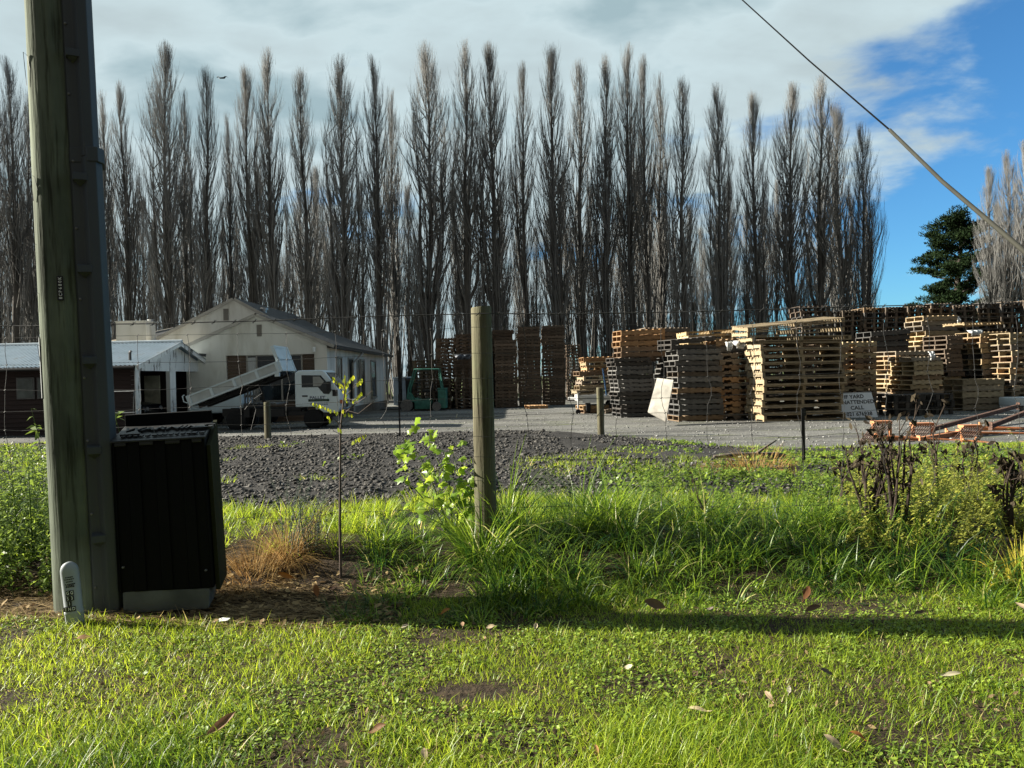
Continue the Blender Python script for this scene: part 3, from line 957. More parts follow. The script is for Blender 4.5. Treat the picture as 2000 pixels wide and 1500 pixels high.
# corrugated roof: ridge runs away to the left, eaves face the road
za = 3.25
def corr(mb, y0, z0, y1, z1, xa, xb):
    n = int((xb - xa) / .038); vs = []; fs = []
    for i in range(n + 1):
        x = xa + (xb - xa) * i / n; d = .017 * math.sin(2 * math.pi * (x / .152))
        vs += [(x, y0, z0 + d), (x, y1, z1 + d), (x, y1, z1 + d - .012), (x, y0, z0 + d - .012)]
    for i in range(n):
        a = i * 4; b = a + 4
        fs += [(a, b, b + 1, a + 1), (a + 3, a + 2, b + 2, b + 3), (a, a + 3, b + 3, b)]
    mb.add(vs, fs)
kk = (za - ez) / (SYM - SY0)
rfb = MB(); corr(rfb, SY0 - .4, ez - kk * .4 + .06, SYM, za + .06, sxl - .3, SX + .35); corr(rfb, SY1 + .4, ez - kk * .4 + .06, SYM + .005, za + .06, sxl - .3, SX + .35)
srf = rfb.build('roof', MAT_IRON, shed)
rc = MB(); rc.tube([(sxl - .3, SYM, za + .075), (SX + .36, SYM, za + .075)], .07, 8); rc.build('ridge_cap', MAT_IRON, srf)
bg_ = MB()
for ye in (SY0 - .42, SY1 + .42):
    bg_.beam((SX + .30, SYM, za - .02), (SX + .30, ye, ez - kk * .42 - .02), .04, .16)
bg_.build('barge_board', MAT_PEEL, srf)
gu = MB(); gu.tube([(sxl, SY0 - .43, ez - kk * .4 - .02), (SX + .2, SY0 - .43, ez - kk * .4 - .02)], .06, 8); gu.build('gutter', MAT_BLKMETAL, srf)
gb = MB(); gb.prism([(SY0 + .02, 2.18), (SY1 - .02, 2.18), (SY1 - .02, ez), (SYM, za - .04), (SY0 + .02, ez)], SX - .06, SX, 'yz'); gb.build('gable_board', MAT_PEEL, shed)
for y0, y1 in ((SY0, SY0 + .35), (SYM - .35, SYM + .15), (SY1 - .35, SY1)):
    po = MB(); po.box(SX - .14, SX + .012, y0, y1, 0, 2.178); po.build('door_post', MAT_PEEL, shed)
win = MB(); a, b = P(33, 780, SY0 - .06), P(67, 737, SY0 - .06)
win.box(a.x, b.x, SY0 - .075, SY0 - .028, a.z, b.z); wo = win.build('window', M('shed_window_frame', (.10, .10, .10), .5, .2, 5), shed)
pn = MB(); pn.box(a.x + .05, b.x - .05, SY0 - .082, SY0 - .075, a.z + .05, b.z - .05); pn.build('pane', M('dusty_glass', (.10, .115, .11), .25, .35, 3), wo)
a, b = P(73, 779, SY0 - .06), P(92, 737, SY0 - .06)
win = MB(); win.box(a.x, b.x, SY0 - .075, SY0 - .028, a.z, b.z); wo = win.build('window', bpy.data.materials['shed_window_frame'], shed)
pn = MB(); pn.box(a.x + .05, b.x - .05, SY0 - .082, SY0 - .075, a.z + .05, b.z - .05); pn.build('pane', bpy.data.materials['dusty_glass'], wo)
fl = MB(); q = P(254, 697, SY0 + .3); fl.tube([(q.x, SY0 + .3, 2.3), (q.x, SY0 + .3, q.z + .16), (q.x + .05, SY0 + .3, q.z + .2)], .05, 8); fl.build('vent_pipe', MAT_BLKMETAL, srf)
# pale cupboard door at the back of the near bay
dr = MB(); a, b = P(285, 770, 29.5), P(313, 733, 29.5)
dr.box(-15.55, -14.9, 32.48, 32.53, .03, 2.06); t_ = dr.build('plywood_sheet', M('stained_ply', (.58, .52, .38), .8, .4, 3, col2=(.7, .66, .52)))
tag(t_, 'stained pale plywood sheet standing at the back of the open garage', 'plywood sheet')

# dark car parked in the near bay
car = thing('parked_car', 'black car parked nose out deep inside the open garage', 'car', (SX - 3.1, 30.5, .03), 0)
MAT_CARP = M('black_car_paint', (.012, .012, .014), .2, .2, 4, spec=.6)
cb = MB(); cb.prism([(-2.1, .28), (1.9, .28), (1.98, .6), (1.85, .86), (.95, 1.0), (.2, 1.42), (-1.4, 1.45), (-2.1, 1.0)], -.82, .82); cb.build('body', MAT_CARP, car, smooth=True, bevel=.09, seg=3)
wsn = MB(); wsn.hexa([(.93, -.7, 1.02), (.93, .7, 1.02), (.95, .7, 1.0), (.95, -.7, 1.0), (.25, -.62, 1.41), (.25, .62, 1.41), (.29, .62, 1.41), (.29, -.62, 1.41)]); wsn.build('windscreen', MAT_GLASS, car)
sg = MB(); sg.prism([(.75, 1.02), (.15, 1.36), (-1.3, 1.38), (-1.7, 1.02)], -.835, -.822); sg.build('side_window', MAT_GLASS, car)
for x in (1.2, -1.25):
    for y in (-.78, .58):
        w_ = MB(); w_.lathe([(.2, 0), (.31, .01), (.32, .1), (.31, .19), (.2, .2)], (x, y, .31), 20, 'y'); w_.build('wheel', MAT_RUBBER, car, smooth=True)
for y in (-.58, .58):
    h_ = MB(); h_.lathe([(.02, 0), (.11, -.02), (.12, -.06)], (1.96, y, .68), 12, 'x'); h_.build('headlight', MAT_GALV, car)

# chain link gate leaning at the shed corner
gate = thing('mesh_gate', 'grey pipe framed chain link gate standing at the shed corner', 'gate')
a0, a1 = P(205, 765, 25.6), P(262, 765, 25.6)
gf = MB()
gf.tube([(a0.x, 25.6, .05), (a0.x, 25.6, a0.z), (a1.x, 25.6, a0.z), (a1.x - .1, 25.6, .05), (a0.x, 25.6, .05)], .025, 8); gf.tube([(a0.x, 25.6, a0.z * .52), (a1.x, 25.6, a0.z * .52)], .02, 6)
gf.build('frame', MAT_GALV, gate, smooth=True)
gm = MB(); x = a0.x
h = a0.z
while x < a1.x - .02:
    gm.beam((x, 25.6, .08), (min(x + h * .5, a1.x), 25.6, .08 + min(h * .9, (min(x + h * .5, a1.x) - x) * 1.8)), .005, .005)
    gm.beam((x, 25.61, h - .02), (min(x + h * .5, a1.x), 25.61, h - .02 - min(h * .9, (min(x + h * .5, a1.x) - x) * 1.8)), .005, .005); x += .07
gm.build('mesh_wire', MAT_BLKMETAL, gate)

# ---- container and bin at the back
con = thing('storage_container', 'faded pale blue metal container beyond the house corner', 'container', (P(764, 0, 48).x, 48, 0))
c_ = MB(); c_.box(-.42, .42, 0, 2.4, .05, 1.75)
for i in range(8): c_.box(-.40 + i * .1, -.36 + i * .1, -.03, -.002, .1, 1.7)
c_.build('body', M('faded_blue_steel', (.20, .27, .36), .6, .4, 2, (1, 1, .4)), con)
l_ = MB(); l_.box(-.45, .45, -.05, 2.43, 1.752, 1.83); l_.build('lid', MAT_IRON, con)
bn = thing('dark_skip', 'black steel skip bin between the blue container and the forklift', 'skip bin', (P(786, 0, 46).x, 46, 0))
c_ = MB(); c_.hexa([(-.3, 0, 0), (.3, 0, 0), (.3, 1.4, 0), (-.3, 1.4, 0), (-.36, -.06, 1.65), (.36, -.06, 1.65), (.36, 1.46, 1.65), (-.36, 1.46, 1.65)]); c_.build('body', MAT_BLACK, bn)
l_ = MB(); l_.box(-.39, .39, -.09, 1.49, 1.652, 1.72); l_.build('rim', MAT_BLKMETAL, bn)

# ------------------------------------------------------------------ tip truck
MAT_TRUCK = M('white_truck_paint', (.64, .74, .77), .3, .07, 2, spec=.5)
MAT_NAVY = M('navy_lettering', (.02, .025, .09), .5, .1, 5)
MAT_GREENB = M('dark_green_band', (.012, .035, .025), .5, .2, 5)
MAT_RIM = M('steel_rim', (.10, .10, .10), .6, .4, 10)
MAT_AMBER = M('amber_lens', (.45, .12, .03), .3, .1, 5)
TY = 27.0
tx = (609 - 1000) / FPX * TY
truck = thing('tip_truck', 'white cab over tip truck with its tray raised, facing right in the yard', 'truck', (tx, TY, .0))
cab = MB(); cab.prism([(-.6, .78), (.12, .78), (.38, .57), (.92, .55), (.99, .85), (.93, 1.38), (.47, 2.0), (.36, 2.07), (-.48, 2.07), (-.6, 1.98)], 0, 1.66)
cab.build('cab', MAT_TRUCK, truck, smooth=True, bevel=.05, seg=3)
ca = MB(); ca.box(-3.3, -.5, .35, .5, .5, .76); ca.box(-3.3, -.5, 1.16, 1.31, .5, .76)
for x in (-3.2, -2.2, -1.2): ca.box(x, x + .12, .5, 1.16, .55, .7)
ca.box(-2.0, -1.0, .06, .45, .46, .72); ca.box(-.9, .2, .2, 1.4, .48, .62); ca.box(.35, .98, .1, 1.56, .42, .545)
ca.box(-2.45, -2.25, .1, 1.56, .45, .9)
ca.build('chassis', MAT_BLKMETAL, truck)
gl = lambda pts: [((a - 609) / 55.5, (b_ - 838.5) / -55.5 + 0.0) for a, b_ in pts]
dp_ = MB(); dp_.prism([(-.42, .82), (.10, .82), (.32, .64), (.50, .64), (.56, 1.38), (.36, 1.92), (-.42, 1.94)], -.016, .03)
door = dp_.build('door', MAT_TRUCK, truck, bevel=.012)
wn = MB(); wn.prism([(-.35, 1.47), (.22, 1.47), (.42, 1.23), (.60, 1.22), (.70, 1.36), (.60, 1.55), (.33, 1.88), (-.35, 1.90)], -.024, -.017); wn.build('side_window', MAT_GLASS, truck)
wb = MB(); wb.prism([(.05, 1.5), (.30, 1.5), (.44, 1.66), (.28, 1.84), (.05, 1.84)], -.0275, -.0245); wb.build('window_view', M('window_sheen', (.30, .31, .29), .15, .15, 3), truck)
hd = MB(); hd.box(-.34, -.15, -.03, -.0165, 1.14, 1.19); hd.build('handle', MAT_BLACK, door)
text('PALLET', .135, MAT_NAVY, truck, (.19, -.019, 1.10), extrude=.002, bold=.018, name='door_lettering').scale.x = 1.25
gbn = MB(); gbn.box(-.13, .60, -.0215, -.0165, .965, 1.05); gbn.build('door_band', MAT_GREENB, truck)
text('REPLACEMENT', .075, M('band_lettering', (.16, .2, .17), .6, .1, 5), truck, (.235, -.0235, 1.005), extrude=.001, name='door_lettering').scale.x = 1.2
ln = MB()
for zz0, xa, xb in ((.90, -.05, .54), (.85, -.07, .55)):
    x = xa
    while x < xb:
        w_ = random.uniform(.03, .08); ln.box(x, min(x + w_, xb), -.0205, -.0165, zz0, zz0 + .022); x += w_ + .02
ln.build('door_small_print', MAT_NAVY, truck)
ws = MB(); ws.hexa([(.90, .07, 1.42), (.90, 1.59, 1.42), (.932, 1.59, 1.42), (.932, .07, 1.42), (.48, .12, 1.985), (.48, 1.54, 1.985), (.51, 1.54, 1.985), (.51, .12, 1.985)]); ws.build('windscreen', MAT_GLASS, truck)
mi = MB(); mi.box(.56, .70, -.2, -.08, 1.33, 1.66); mi.beam((.66, -.1, 1.62), (.72, .05, 1.75), .02, .02); mi.beam((.66, -.1, 1.36), (.9, .03, 1.35), .02, .02); mi.build('wing_mirror', MAT_BLACK, truck, bevel=.02)
pl = MB(); pl.box(.72, .90, -.012, .05, 1.14, 1.36); pl.build('corner_panel', MAT_BLACK, truck)
lt = MB(); lt.box(.985, 1.05, -.01, .32, .88, 1.0); lt.build('indicator', MAT_AMBER, truck)
lt = MB(); lt.box(1.0, 1.055, .35, .6, .75, .98); lt.build('headlight', MAT_GALV, truck); lt = MB(); lt.box(1.0, 1.055, 1.05, 1.3, .75, .98); lt.build('headlight', MAT_GALV, truck)
gr_ = MB(); gr_.box(1.0, 1.045, .62, 1.04, .72, .98); gr_.box(.99, 1.10, -.02, 1.68, .42, .66); gr_.build('bumper', MAT_BLACK, truck, bevel=.02)
mr_ = MB(); mr_.beam((1.04, .1, 1.0), (1.42, .05, .88), .025, .025); mr_.lathe([(.03, -.02), (.10, 0), (.10, .2), (.05, .24)], (1.42, -.02, .93), 14, 'x'); mr_.build('nose_mirror', MAT_WHITE, truck, smooth=True)
def wheel(x, y, r=.345, w=.2, parent=truck):
    t_ = MB(); t_.lathe([(r * .58, 0), (r * .9, .004), (r, .03), (r, w - .03), (r * .9, w - .004), (r * .58, w)], (x, y, r), 28, 'y'); o = t_.build('wheel', MAT_RUBBER, parent, smooth=True)
    m_ = MB(); m_.lathe([(.03, .02), (r * .3, .03), (r * .34, .07), (r * .56, .06), (r * .58, .012)], (x, y, r), 24, 'y'); m_.build('rim', MAT_RIM, o, smooth=True)
for x in (0, -2.74):
    wheel(x, .08); wheel(x, 1.4)
wheel(-2.74, .30); wheel(-2.74, 1.18)
# tray, tipped
ang = R(19.8); hx, hz = -4.28, .92
tr = lambda a, y, b_: (hx + a * math.cos(ang) - b_ * math.sin(ang), y, hz + a * math.sin(ang) + b_ * math.cos(ang))
Lt = 3.42; yn, yf_ = -.05, 1.71
def tbox(mb, a0, a1, y0, y1, b0, b1):
    mb.hexa([tr(a0, y0, b0), tr(a1, y0, b0), tr(a1, y1, b0), tr(a0, y1, b0), tr(a0, y0, b1), tr(a1, y0, b1), tr(a1, y1, b1), tr(a0, y1, b1)])
fb = MB(); tbox(fb, 0, Lt, yn + .04, yf_ - .04, 0, .05)
tray = fb.build('tray', MAT_TRUCK, truck)
for y0, y1 in ((yn, yn + .035), (yf_ - .035, yf_)):
    sb = MB(); tbox(sb, 0, Lt, y0, y1, -.03, .36)
    s_ = -1 if y0 < .5 else 1; yy0 = y0 - .045 if s_ < 0 else y1
    tbox(sb, 0, Lt, yy0 if s_ < 0 else y1 + .001, y0 - .001 if s_ < 0 else y1 + .045, .31, .358); tbox(sb, 0, Lt, yy0 if s_ < 0 else y1 + .001, y0 - .001 if s_ < 0 else y1 + .045, -.028, .03)
    pn_ = MB(); tbox(pn_, .1, Lt - .1, (y0 - .004 if s_ < 0 else y1), (y0 if s_ < 0 else y1 + .004), .04, .30); pn_.build('recessed_panel', M('shaded_tray_panel', (.48, .52, .51), .5, .15, 3), tray)  # recess shade put into the panel colour so the ribs stand out
    for a in (.03, .85, 1.7, 2.55, 3.3):
        tbox(sb, a, a + .09, yy0 if s_ < 0 else y1 + .001, y0 - .001 if s_ < 0 else y1 + .045, .032, .308)
    sb.build('side_board', MAT_TRUCK, tray)
tg = MB(); tbox(tg, -.05, -.01, yn + .04, yf_ - .04, -.02, .36); tg.tube([tr(-.06, yn + .02, .42), tr(-.14, yn + .02, .4), tr(-.16, yn + .02, .2), tr(-.06, yn + .02, .12)], .02, 6)
tg.build('tailgate', MAT_TRUCK, tray)
hb = MB(); tbox(hb, Lt, Lt + .04, yn + .02, yf_ - .02, -.02, .92); tbox(hb, Lt - .05, Lt - .001, yn + .02, yn + .09, .0, .93); tbox(hb, Lt - .05, Lt - .001, yf_ - .09, yf_ - .02, .0, .93)
tbox(hb, Lt + .041, Lt + .07, yn + .02, yf_ - .02, .86, .925); tbox(hb, Lt + .041, Lt + .07, yn + .02, yf_ - .02, .42, .48); tbox(hb, Lt + .041, Lt + .07, yn + .02, yn + .1, -.02, .86); tbox(hb, Lt + .041, Lt + .07, yf_ - .1, yf_ - .02, -.02, .86)
hb.build('headboard', MAT_TRUCK, tray)
sf = MB(); tbox(sf, .1, Lt - .1, .4, .52, -.16, -.001); tbox(sf, .1, Lt - .1, 1.14, 1.26, -.16, -.001)
for a in (.5, 1.2, 1.9, 2.6, 3.2): tbox(sf, a, a + .1, yn + .08, yf_ - .08, -.09, -.002)
sf.tube([(-1.9, .83, .7), tr(2.3, .83, -.08)], .06, 10); sf.build('subframe', MAT_BLKMETAL, tray)
tl = MB(); a = tr(3.15, yn - .02, -.12); tl.box(a[0], a[0] + .16, yn - .02, yn + .1, a[2], a[2] + .14); tl.build('tray_bracket', MAT_TRUCK, tray)

# ---- white utility parked behind the truck
ute = thing('parked_utility', 'white utility with a slatted deck parked behind the raised truck tray', 'utility vehicle', (P(425, 0, 30.2).x, 30.2, 0))
u_ = MB(); u_.prism([(-.75, .5), (.55, .5), (.55, 1.58), (.45, 1.68), (-.15, 1.70), (-.62, 1.25), (-1.5, 1.12), (-1.6, .5)], 0, 1.5); u_.build('body', MAT_TRUCK, ute, smooth=True, bevel=.06, seg=3)
g_ = MB(); g_.prism([(-.52, 1.27), (-.12, 1.6), (.3, 1.6), (.3, 1.2), (-.45, 1.2)], -.012, -.004); g_.build('side_window', MAT_GLASS, ute)
d_ = MB()
d_.box(.62, 1.9, 0, 1.6, .8, .86)
for i in range(6): d_.box(.65 + i * .11, .70 + i * .11, 0.001, .03, .86, 1.55)
d_.box(.62, 1.3, .031, .06, 1.48, 1.56); d_.box(.62, 1.3, .031, .06, 1.1, 1.18)
d_.build('deck', M('deck_slats', (.16, .155, .145), .7, .3, 5), ute)
an = MB(); an.beam((.35, .1, 1.7), (.62, .1, 1.98), .012, .012); an.build('aerial', MAT_BLKMETAL, ute)
for x in (-1.05, 1.2):
    for y in (.02, 1.3): wheel(x, y, .33, .2, ute)

# ------------------------------------------------------------------ forklift
MAT_FKG = M('green_forklift_paint', (.05, .19, .145), .5, .4, 5, col2=(.07, .25, .19))
FY = 39.5; fx0 = P(824, 0, FY).x
fk = thing('forklift', 'small green forklift with an open overhead guard, mast to the left', 'forklift', (fx0, FY, .0))
def f2(zx, zy):
    q = P(740 + zx / 4.348, 560 + zy / 4.348, FY); return (q.x - fx0, max(q.z, .03))
b_ = MB()
A = [f2(300, 1040), f2(432, 1040), f2(445, 985), f2(440, 950), f2(360, 958), f2(300, 945)]
b_.prism(A, .1, 1.0); b_.build('body', MAT_FKG, fk, smooth=True, bevel=.04)
b_ = MB(); a = f2(500, 960); c = f2(568, 870); b_.box(a[0], c[0], .08, 1.02, a[1] - .45, c[1]); b_.box(a[0] - .03, c[0] + .03, .05, 1.05, c[1] + .001, c[1] + .06); b_.build('counterweight', MAT_FKG, fk, bevel=.03)
gd = MB()
for y in (.1, 1.0):
    a, b2, c, d = f2(245, 950), f2(300, 702), f2(505, 700), f2(530, 872)
    gd.tube([(a[0], y, a[1]), (a[0] + .03, y, a[1] + .5), (b2[0], y, b2[1]), (c[0], y, c[1]), (d[0], y, d[1])], .045, 8)
b2, c = f2(300, 702), f2(505, 700)
for i in range(7):
    x = b2[0] + (c[0] - b2[0]) * i / 6; gd.beam((x, .1, b2[1]), (x, 1.0, b2[1]), .03, .05)
gd.build('overhead_guard', MAT_FKG, fk, smooth=True)
ft = MB(); a, b2 = f2(240, 940), f2(300, 960); ft.hexa([(a[0] - .06, .1, a[1] - .15), (b2[0] + .05, .1, b2[1] - .15), (b2[0] + .05, 1.0, b2[1] - .15), (a[0] - .06, 1.0, a[1] - .15), (a[0] - .02, .1, a[1] + .25), (a[0] + .12, .1, a[1] + .2), (a[0] + .12, 1.0, a[1] + .2), (a[0] - .02, 1.0, a[1] + .25)])
ft.build('mudguard', MAT_FKG, fk, bevel=.02)
se = MB(); a = f2(400, 880); se.box(a[0] - .25, a[0] + .25, .35, .85, a[1] - .1, a[1] + .02); se.box(a[0] + .2, a[0] + .3, .35, .85, a[1] + .02, a[1] + .45); se.build('seat', MAT_BLACK, fk, bevel=.04)
sw_ = MB(); a = f2(320, 820); sw_.lathe([(.16, 0), (.18, .02), (.16, .04)], (a[0], .55, a[1]), 16); sw_.beam((a[0], .55, a[1]), (a[0] - .15, .55, a[1] - .4), .04, .04); sw_.build('steering_wheel', MAT_BLACK, fk)
ms = MB(); a = f2(180, 1010); 
for y in (.25, .8): ms.box(a[0] - .1, a[0] + .0, y, y + .09, .1, 2.05)
for z in (.25, 1.0, 1.95): ms.box(a[0] - .09, a[0] - .01, .341, .799, z, z + .1)
ms.build('mast', MAT_BLKMETAL, fk)
fo = MB()
for y in (.28, .76): fo.box(a[0] - 1.1, a[0] - .12, y, y + .1, .1, .14); fo.box(a[0] - .14, a[0] - .101, y, y + .1, .1, .6)
fo.build('fork', MAT_BLKMETAL, fk)
for (zx, r_) in ((235, .32), (490, .235)):
    x = f2(zx, 1000)[0]
    for y in (.0, .9): wheel(x, y, r_, .2, fk)
MAT_TYREW = M('tyre_dusty_band', (.17, .165, .155), .9, .3, 12)
for o in [c for c in fk.children if c.name.startswith('wheel')]:
    o.data.materials[0] = MAT_TYREW if False else o.data.materials[0]
for (zx, r_) in ((235, .32), (490, .235)):
    x = f2(zx, 1000)[0]
    tb_ = MB(); tb_.lathe([(r_ * .86, 0), (r_ * .98, -.004), (r_ * 1.0, .028)], (x, -.004, r_), 28, 'y'); tb_.build('tyre_band', MAT_TYREW, fk, smooth=True)
# ------------------------------------------------------------------ pallets
def pallet_mat():
    m, nt, b, o = new_mat('pallet_wood')
    oi = nt.nodes.new('ShaderNodeObjectInfo'); ge = nt.nodes.new('ShaderNodeNewGeometry')
    mr = nt.nodes.new('ShaderNodeMapRange'); mr.inputs[3].default_value = .62; mr.inputs[4].default_value = 1.38
    nt.links.new(ge.outputs['Random Per Island'], mr.inputs[0])
    hs = nt.nodes.new('ShaderNodeHueSaturation'); nt.links.new(mr.outputs[0], hs.inputs['Value']); nt.links.new(oi.outputs['Color'], hs.inputs['Color'])
    f = noise(nt, 7, 6, .65, stretch=(.6, 2, 5))
    d = ramp(nt, f, [(.32, (.42, .40, .38)), (.5, (.95, .95, .95)), (.66, (1.2, 1.2, 1.2))])
    c = mix(nt, 1.0, hs.outputs[0], d, 'MULTIPLY')
    nt.links.new(c, b.inputs['Base Color']); b.inputs['Roughness'].default_value = .85; b.inputs['Specular IOR Level'].default_value = .2
    bump(nt, b, f, .25, .01)
    return m


MAT_PAL = pallet_mat()
_pm = {}


def pallet_parts(kind, L, D, H):
    key = (kind, round(L, 2), round(D, 2), round(H, 3))
    if key in _pm: return _pm[key]
    L, D, H = key[1:]
    r = random.Random(hash(key) & 0xffff)
    t = .05 if kind == 'slat' and H > .19 else .024
    deck = MB(); base = MB(); st = []
    if kind in ('open', 'notch', 'block'):
        nb = 7 if L < 1.8 else 11
        w = L / nb * r.uniform(.66, .76)
        for i in range(nb):
            x = (L - w) * i / (nb - 1) + (r.uniform(-.012, .012) if 0 < i < nb - 1 else 0)
            deck.box(x, x + w, r.uniform(-.008, .004), D + r.uniform(-.004, .01), H - t, H)
        if kind == 'block':
            for i in range(3):
                y = (D - .09) * i / 2; base.box(0, L, y, y + .09, 0, t)
                s = MB(); s.box(0.002, L - .002, y + .004, y + .086, H - 2 * t - .001, H - t - .001)
                for x in (.0, L / 2 - .06, L - .12): s.box(x + .001, x + .12, y + .002, y + .088, t + .001, H - 2 * t - .002)
                st.append(s)
        else:
            for i in (0, .33, .66, 1):
                x = (L - .11) * i; base.box(x, x + .11, .002, D - .002, 0, t)
            for i in range(3):
                y = (D - .045) * i / 2; s = MB()
                if kind == 'open':
                    s.box(0, L, y, y + .045, t + .001, H - t - .001)
                else:
                    z0, z1, zn = t + .001, H - t - .001, t + (H - 2 * t) * .55
                    a, b_, c, d = L * .16, L * .40, L * .60, L * .84
                    s.prism([(0, z0), (a, z0), (a + .03, zn), (b_ - .03, zn), (b_, z0), (c, z0), (c + .03, zn), (d - .03, zn), (d, z0), (L, z0), (L, z1), (0, z1)], y, y + .045)
                st.append(s)
    else:   # long slatted kind: boards along the length, solid cross bearers
        nb = 8
        w = D / nb * .62
        for i in range(nb):
            y = (D - w) * i / (nb - 1); deck.box(r.uniform(-.03, .01), L + r.uniform(-.02, .03), y, y + w, H - t, H)
        for y in (0, D / 2 - .05, D - .1):
            base.box(.0, L, y, y + .1, 0, t)
        for x in (.0, L / 2 - .05, L - .1):
            s = MB(); s.box(x + .002, x + .1, .004, D - .004, t + .001, H - t - .001); st.append(s)
    out = (deck, base, st, deck.mesh('deck', MAT_PAL), base.mesh('base_boards', MAT_PAL), [s.mesh('stringer', MAT_PAL) for s in st], None)
    j = MB()
    for q in (deck, base, *st): j.add(q.v, q.f)
    out = (j, out[3], out[4], out[5], j.mesh('pallet', MAT_PAL))
    _pm[key] = out
    return out


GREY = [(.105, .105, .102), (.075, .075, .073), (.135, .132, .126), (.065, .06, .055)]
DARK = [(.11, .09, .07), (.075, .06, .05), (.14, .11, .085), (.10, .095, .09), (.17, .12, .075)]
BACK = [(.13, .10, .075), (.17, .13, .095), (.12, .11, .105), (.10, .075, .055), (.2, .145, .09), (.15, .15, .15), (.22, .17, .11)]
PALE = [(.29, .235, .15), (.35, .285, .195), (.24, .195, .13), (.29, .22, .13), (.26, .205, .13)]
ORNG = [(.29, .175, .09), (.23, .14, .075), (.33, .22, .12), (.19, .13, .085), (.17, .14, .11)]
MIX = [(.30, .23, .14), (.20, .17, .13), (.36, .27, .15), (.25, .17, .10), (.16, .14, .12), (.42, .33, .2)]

pal_rng = random.Random(21)
ALLP = []     # (size, spec)


def stack(desc, pxl, pxr, yt, Y, kind, pal, Hp=.2, D=1.1, yaw=8, yb=None, z0=None, hidden=0, jit=.03, tilt=(0, 0), leanx=0, leany=0, group=None, parts=True, zs=None):
    """a stack whose near front face runs between two columns of the photo; 'hidden' lower layers are covered by nearer things"""
    k0, k1 = (pxl - 1000) / FPX, (pxr - 1000) / FPX
    X = k0 * Y; ph = R(yaw)
    L = (k1 * Y - X) / (math.cos(ph) - k1 * math.sin(ph))
    if z0 is None: z0 = .02
    ztop = CAM_Z + (hor(pxl) - yt) * Y / FPX
    n = max(1, round((ztop - z0) / Hp)); H = (ztop - z0) / n
    rg = pal_rng
    dx = 0
    for i in range(n):
        j = jit
        big = rg.random() < .22
        ox = rg.uniform(-j, j) * (2.4 if big else 1) + leanx * i; oy = rg.uniform(-j, j) + leany * i
        yw = ph + R(rg.uniform(-1.2, 1.2) * (2 if big else 1) * (1 if jit > .02 else .5))
        c = rg.choice(pal); f = rg.uniform(.85, 1.15)
        top = n - 1 - i
        pos = 'topmost pallet' if top == 0 else (ORD[top] + ' pallet down')
        ff = i / max(1, n - 1)
        ALLP.append((L * H / Y / Y if i >= hidden else -1, dict(label=pos + ' in the ' + desc, loc=(X + ox, Y + oy, z0 + i * H), yaw=yw,
                    tilt=(R(tilt[0] * ff + rg.uniform(-.5, .5) * (jit > .02)), R(tilt[1] * ff + rg.uniform(-.5, .5) * (jit > .02))), kind=kind, L=L, D=D, H=H,
                    col=tuple(q * f for q in c), group='pallets of the ' + desc, parts=parts and (L / Y * FPX > 48))))
    return z0 + n * H


def yy_(px, yb, z=0.0):
    return (CAM_Z - z) * FPX / (yb - hor(px))


# --- left of the big fence post: tall dark stacks at the back of the yard
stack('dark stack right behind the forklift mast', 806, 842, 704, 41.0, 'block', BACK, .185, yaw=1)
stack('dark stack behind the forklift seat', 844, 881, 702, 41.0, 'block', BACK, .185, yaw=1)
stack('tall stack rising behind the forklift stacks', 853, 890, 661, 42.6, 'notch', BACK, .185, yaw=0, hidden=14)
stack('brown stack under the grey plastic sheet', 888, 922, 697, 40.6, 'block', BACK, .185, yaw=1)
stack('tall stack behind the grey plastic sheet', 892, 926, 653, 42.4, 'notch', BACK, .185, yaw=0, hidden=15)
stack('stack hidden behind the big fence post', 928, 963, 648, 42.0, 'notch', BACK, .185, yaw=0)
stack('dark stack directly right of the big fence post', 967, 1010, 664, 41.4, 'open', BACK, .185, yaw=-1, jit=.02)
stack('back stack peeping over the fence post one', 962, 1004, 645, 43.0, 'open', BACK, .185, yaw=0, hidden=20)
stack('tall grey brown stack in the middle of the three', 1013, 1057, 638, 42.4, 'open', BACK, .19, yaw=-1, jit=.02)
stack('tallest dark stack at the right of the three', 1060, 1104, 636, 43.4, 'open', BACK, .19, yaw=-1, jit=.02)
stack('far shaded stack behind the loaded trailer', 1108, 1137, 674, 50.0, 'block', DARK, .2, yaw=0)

# --- grey stack with orange pallets on it
YC = yy_(1215, 817)
zc_ = stack('grey weathered stack left of the leaning white board', 1212, 1283, 699, YC, 'open', GREY, .165, D=1.25, jit=.06, leanx=-.012)
stack('orange set laid on top of the grey weathered stack', 1214, 1300, 646, YC + .1, 'open', ORNG, .20, D=1.25, z0=zc_ + .01, jit=.05, tilt=(1.5, -2.0))
stack('orange pallets behind the top of the grey stack', 1262, 1350, 640, YC + 1.9, 'open', ORNG, .2, z0=2.2, hidden=2, jit=.04, D=1.2)
stack('narrow grey stack behind the leaning white board', 1303, 1375, 668, YC + .6, 'open', GREY, .2, D=1.4, jit=.05)
# --- dark stack right of the leaning board
YE = yy_(1322, 825)
ze_ = stack('dark stack right of the leaning white board', 1325, 1411, 683, YE, 'open', GREY + DARK, .195, D=1.15, jit=.06, leanx=-.004)
stack('loose dark pair topping the stack by the leaning board', 1312, 1400, 664, YE + .1, 'open', GREY, .17, z0=ze_ + .01, tilt=(1, -4), yaw=14)
stack('pale planked layers behind the top of the dark stack', 1345, 1440, 648, YE + 2.2, 'slat', MIX, .16, z0=2.75, jit=.05, tilt=(0, -2))
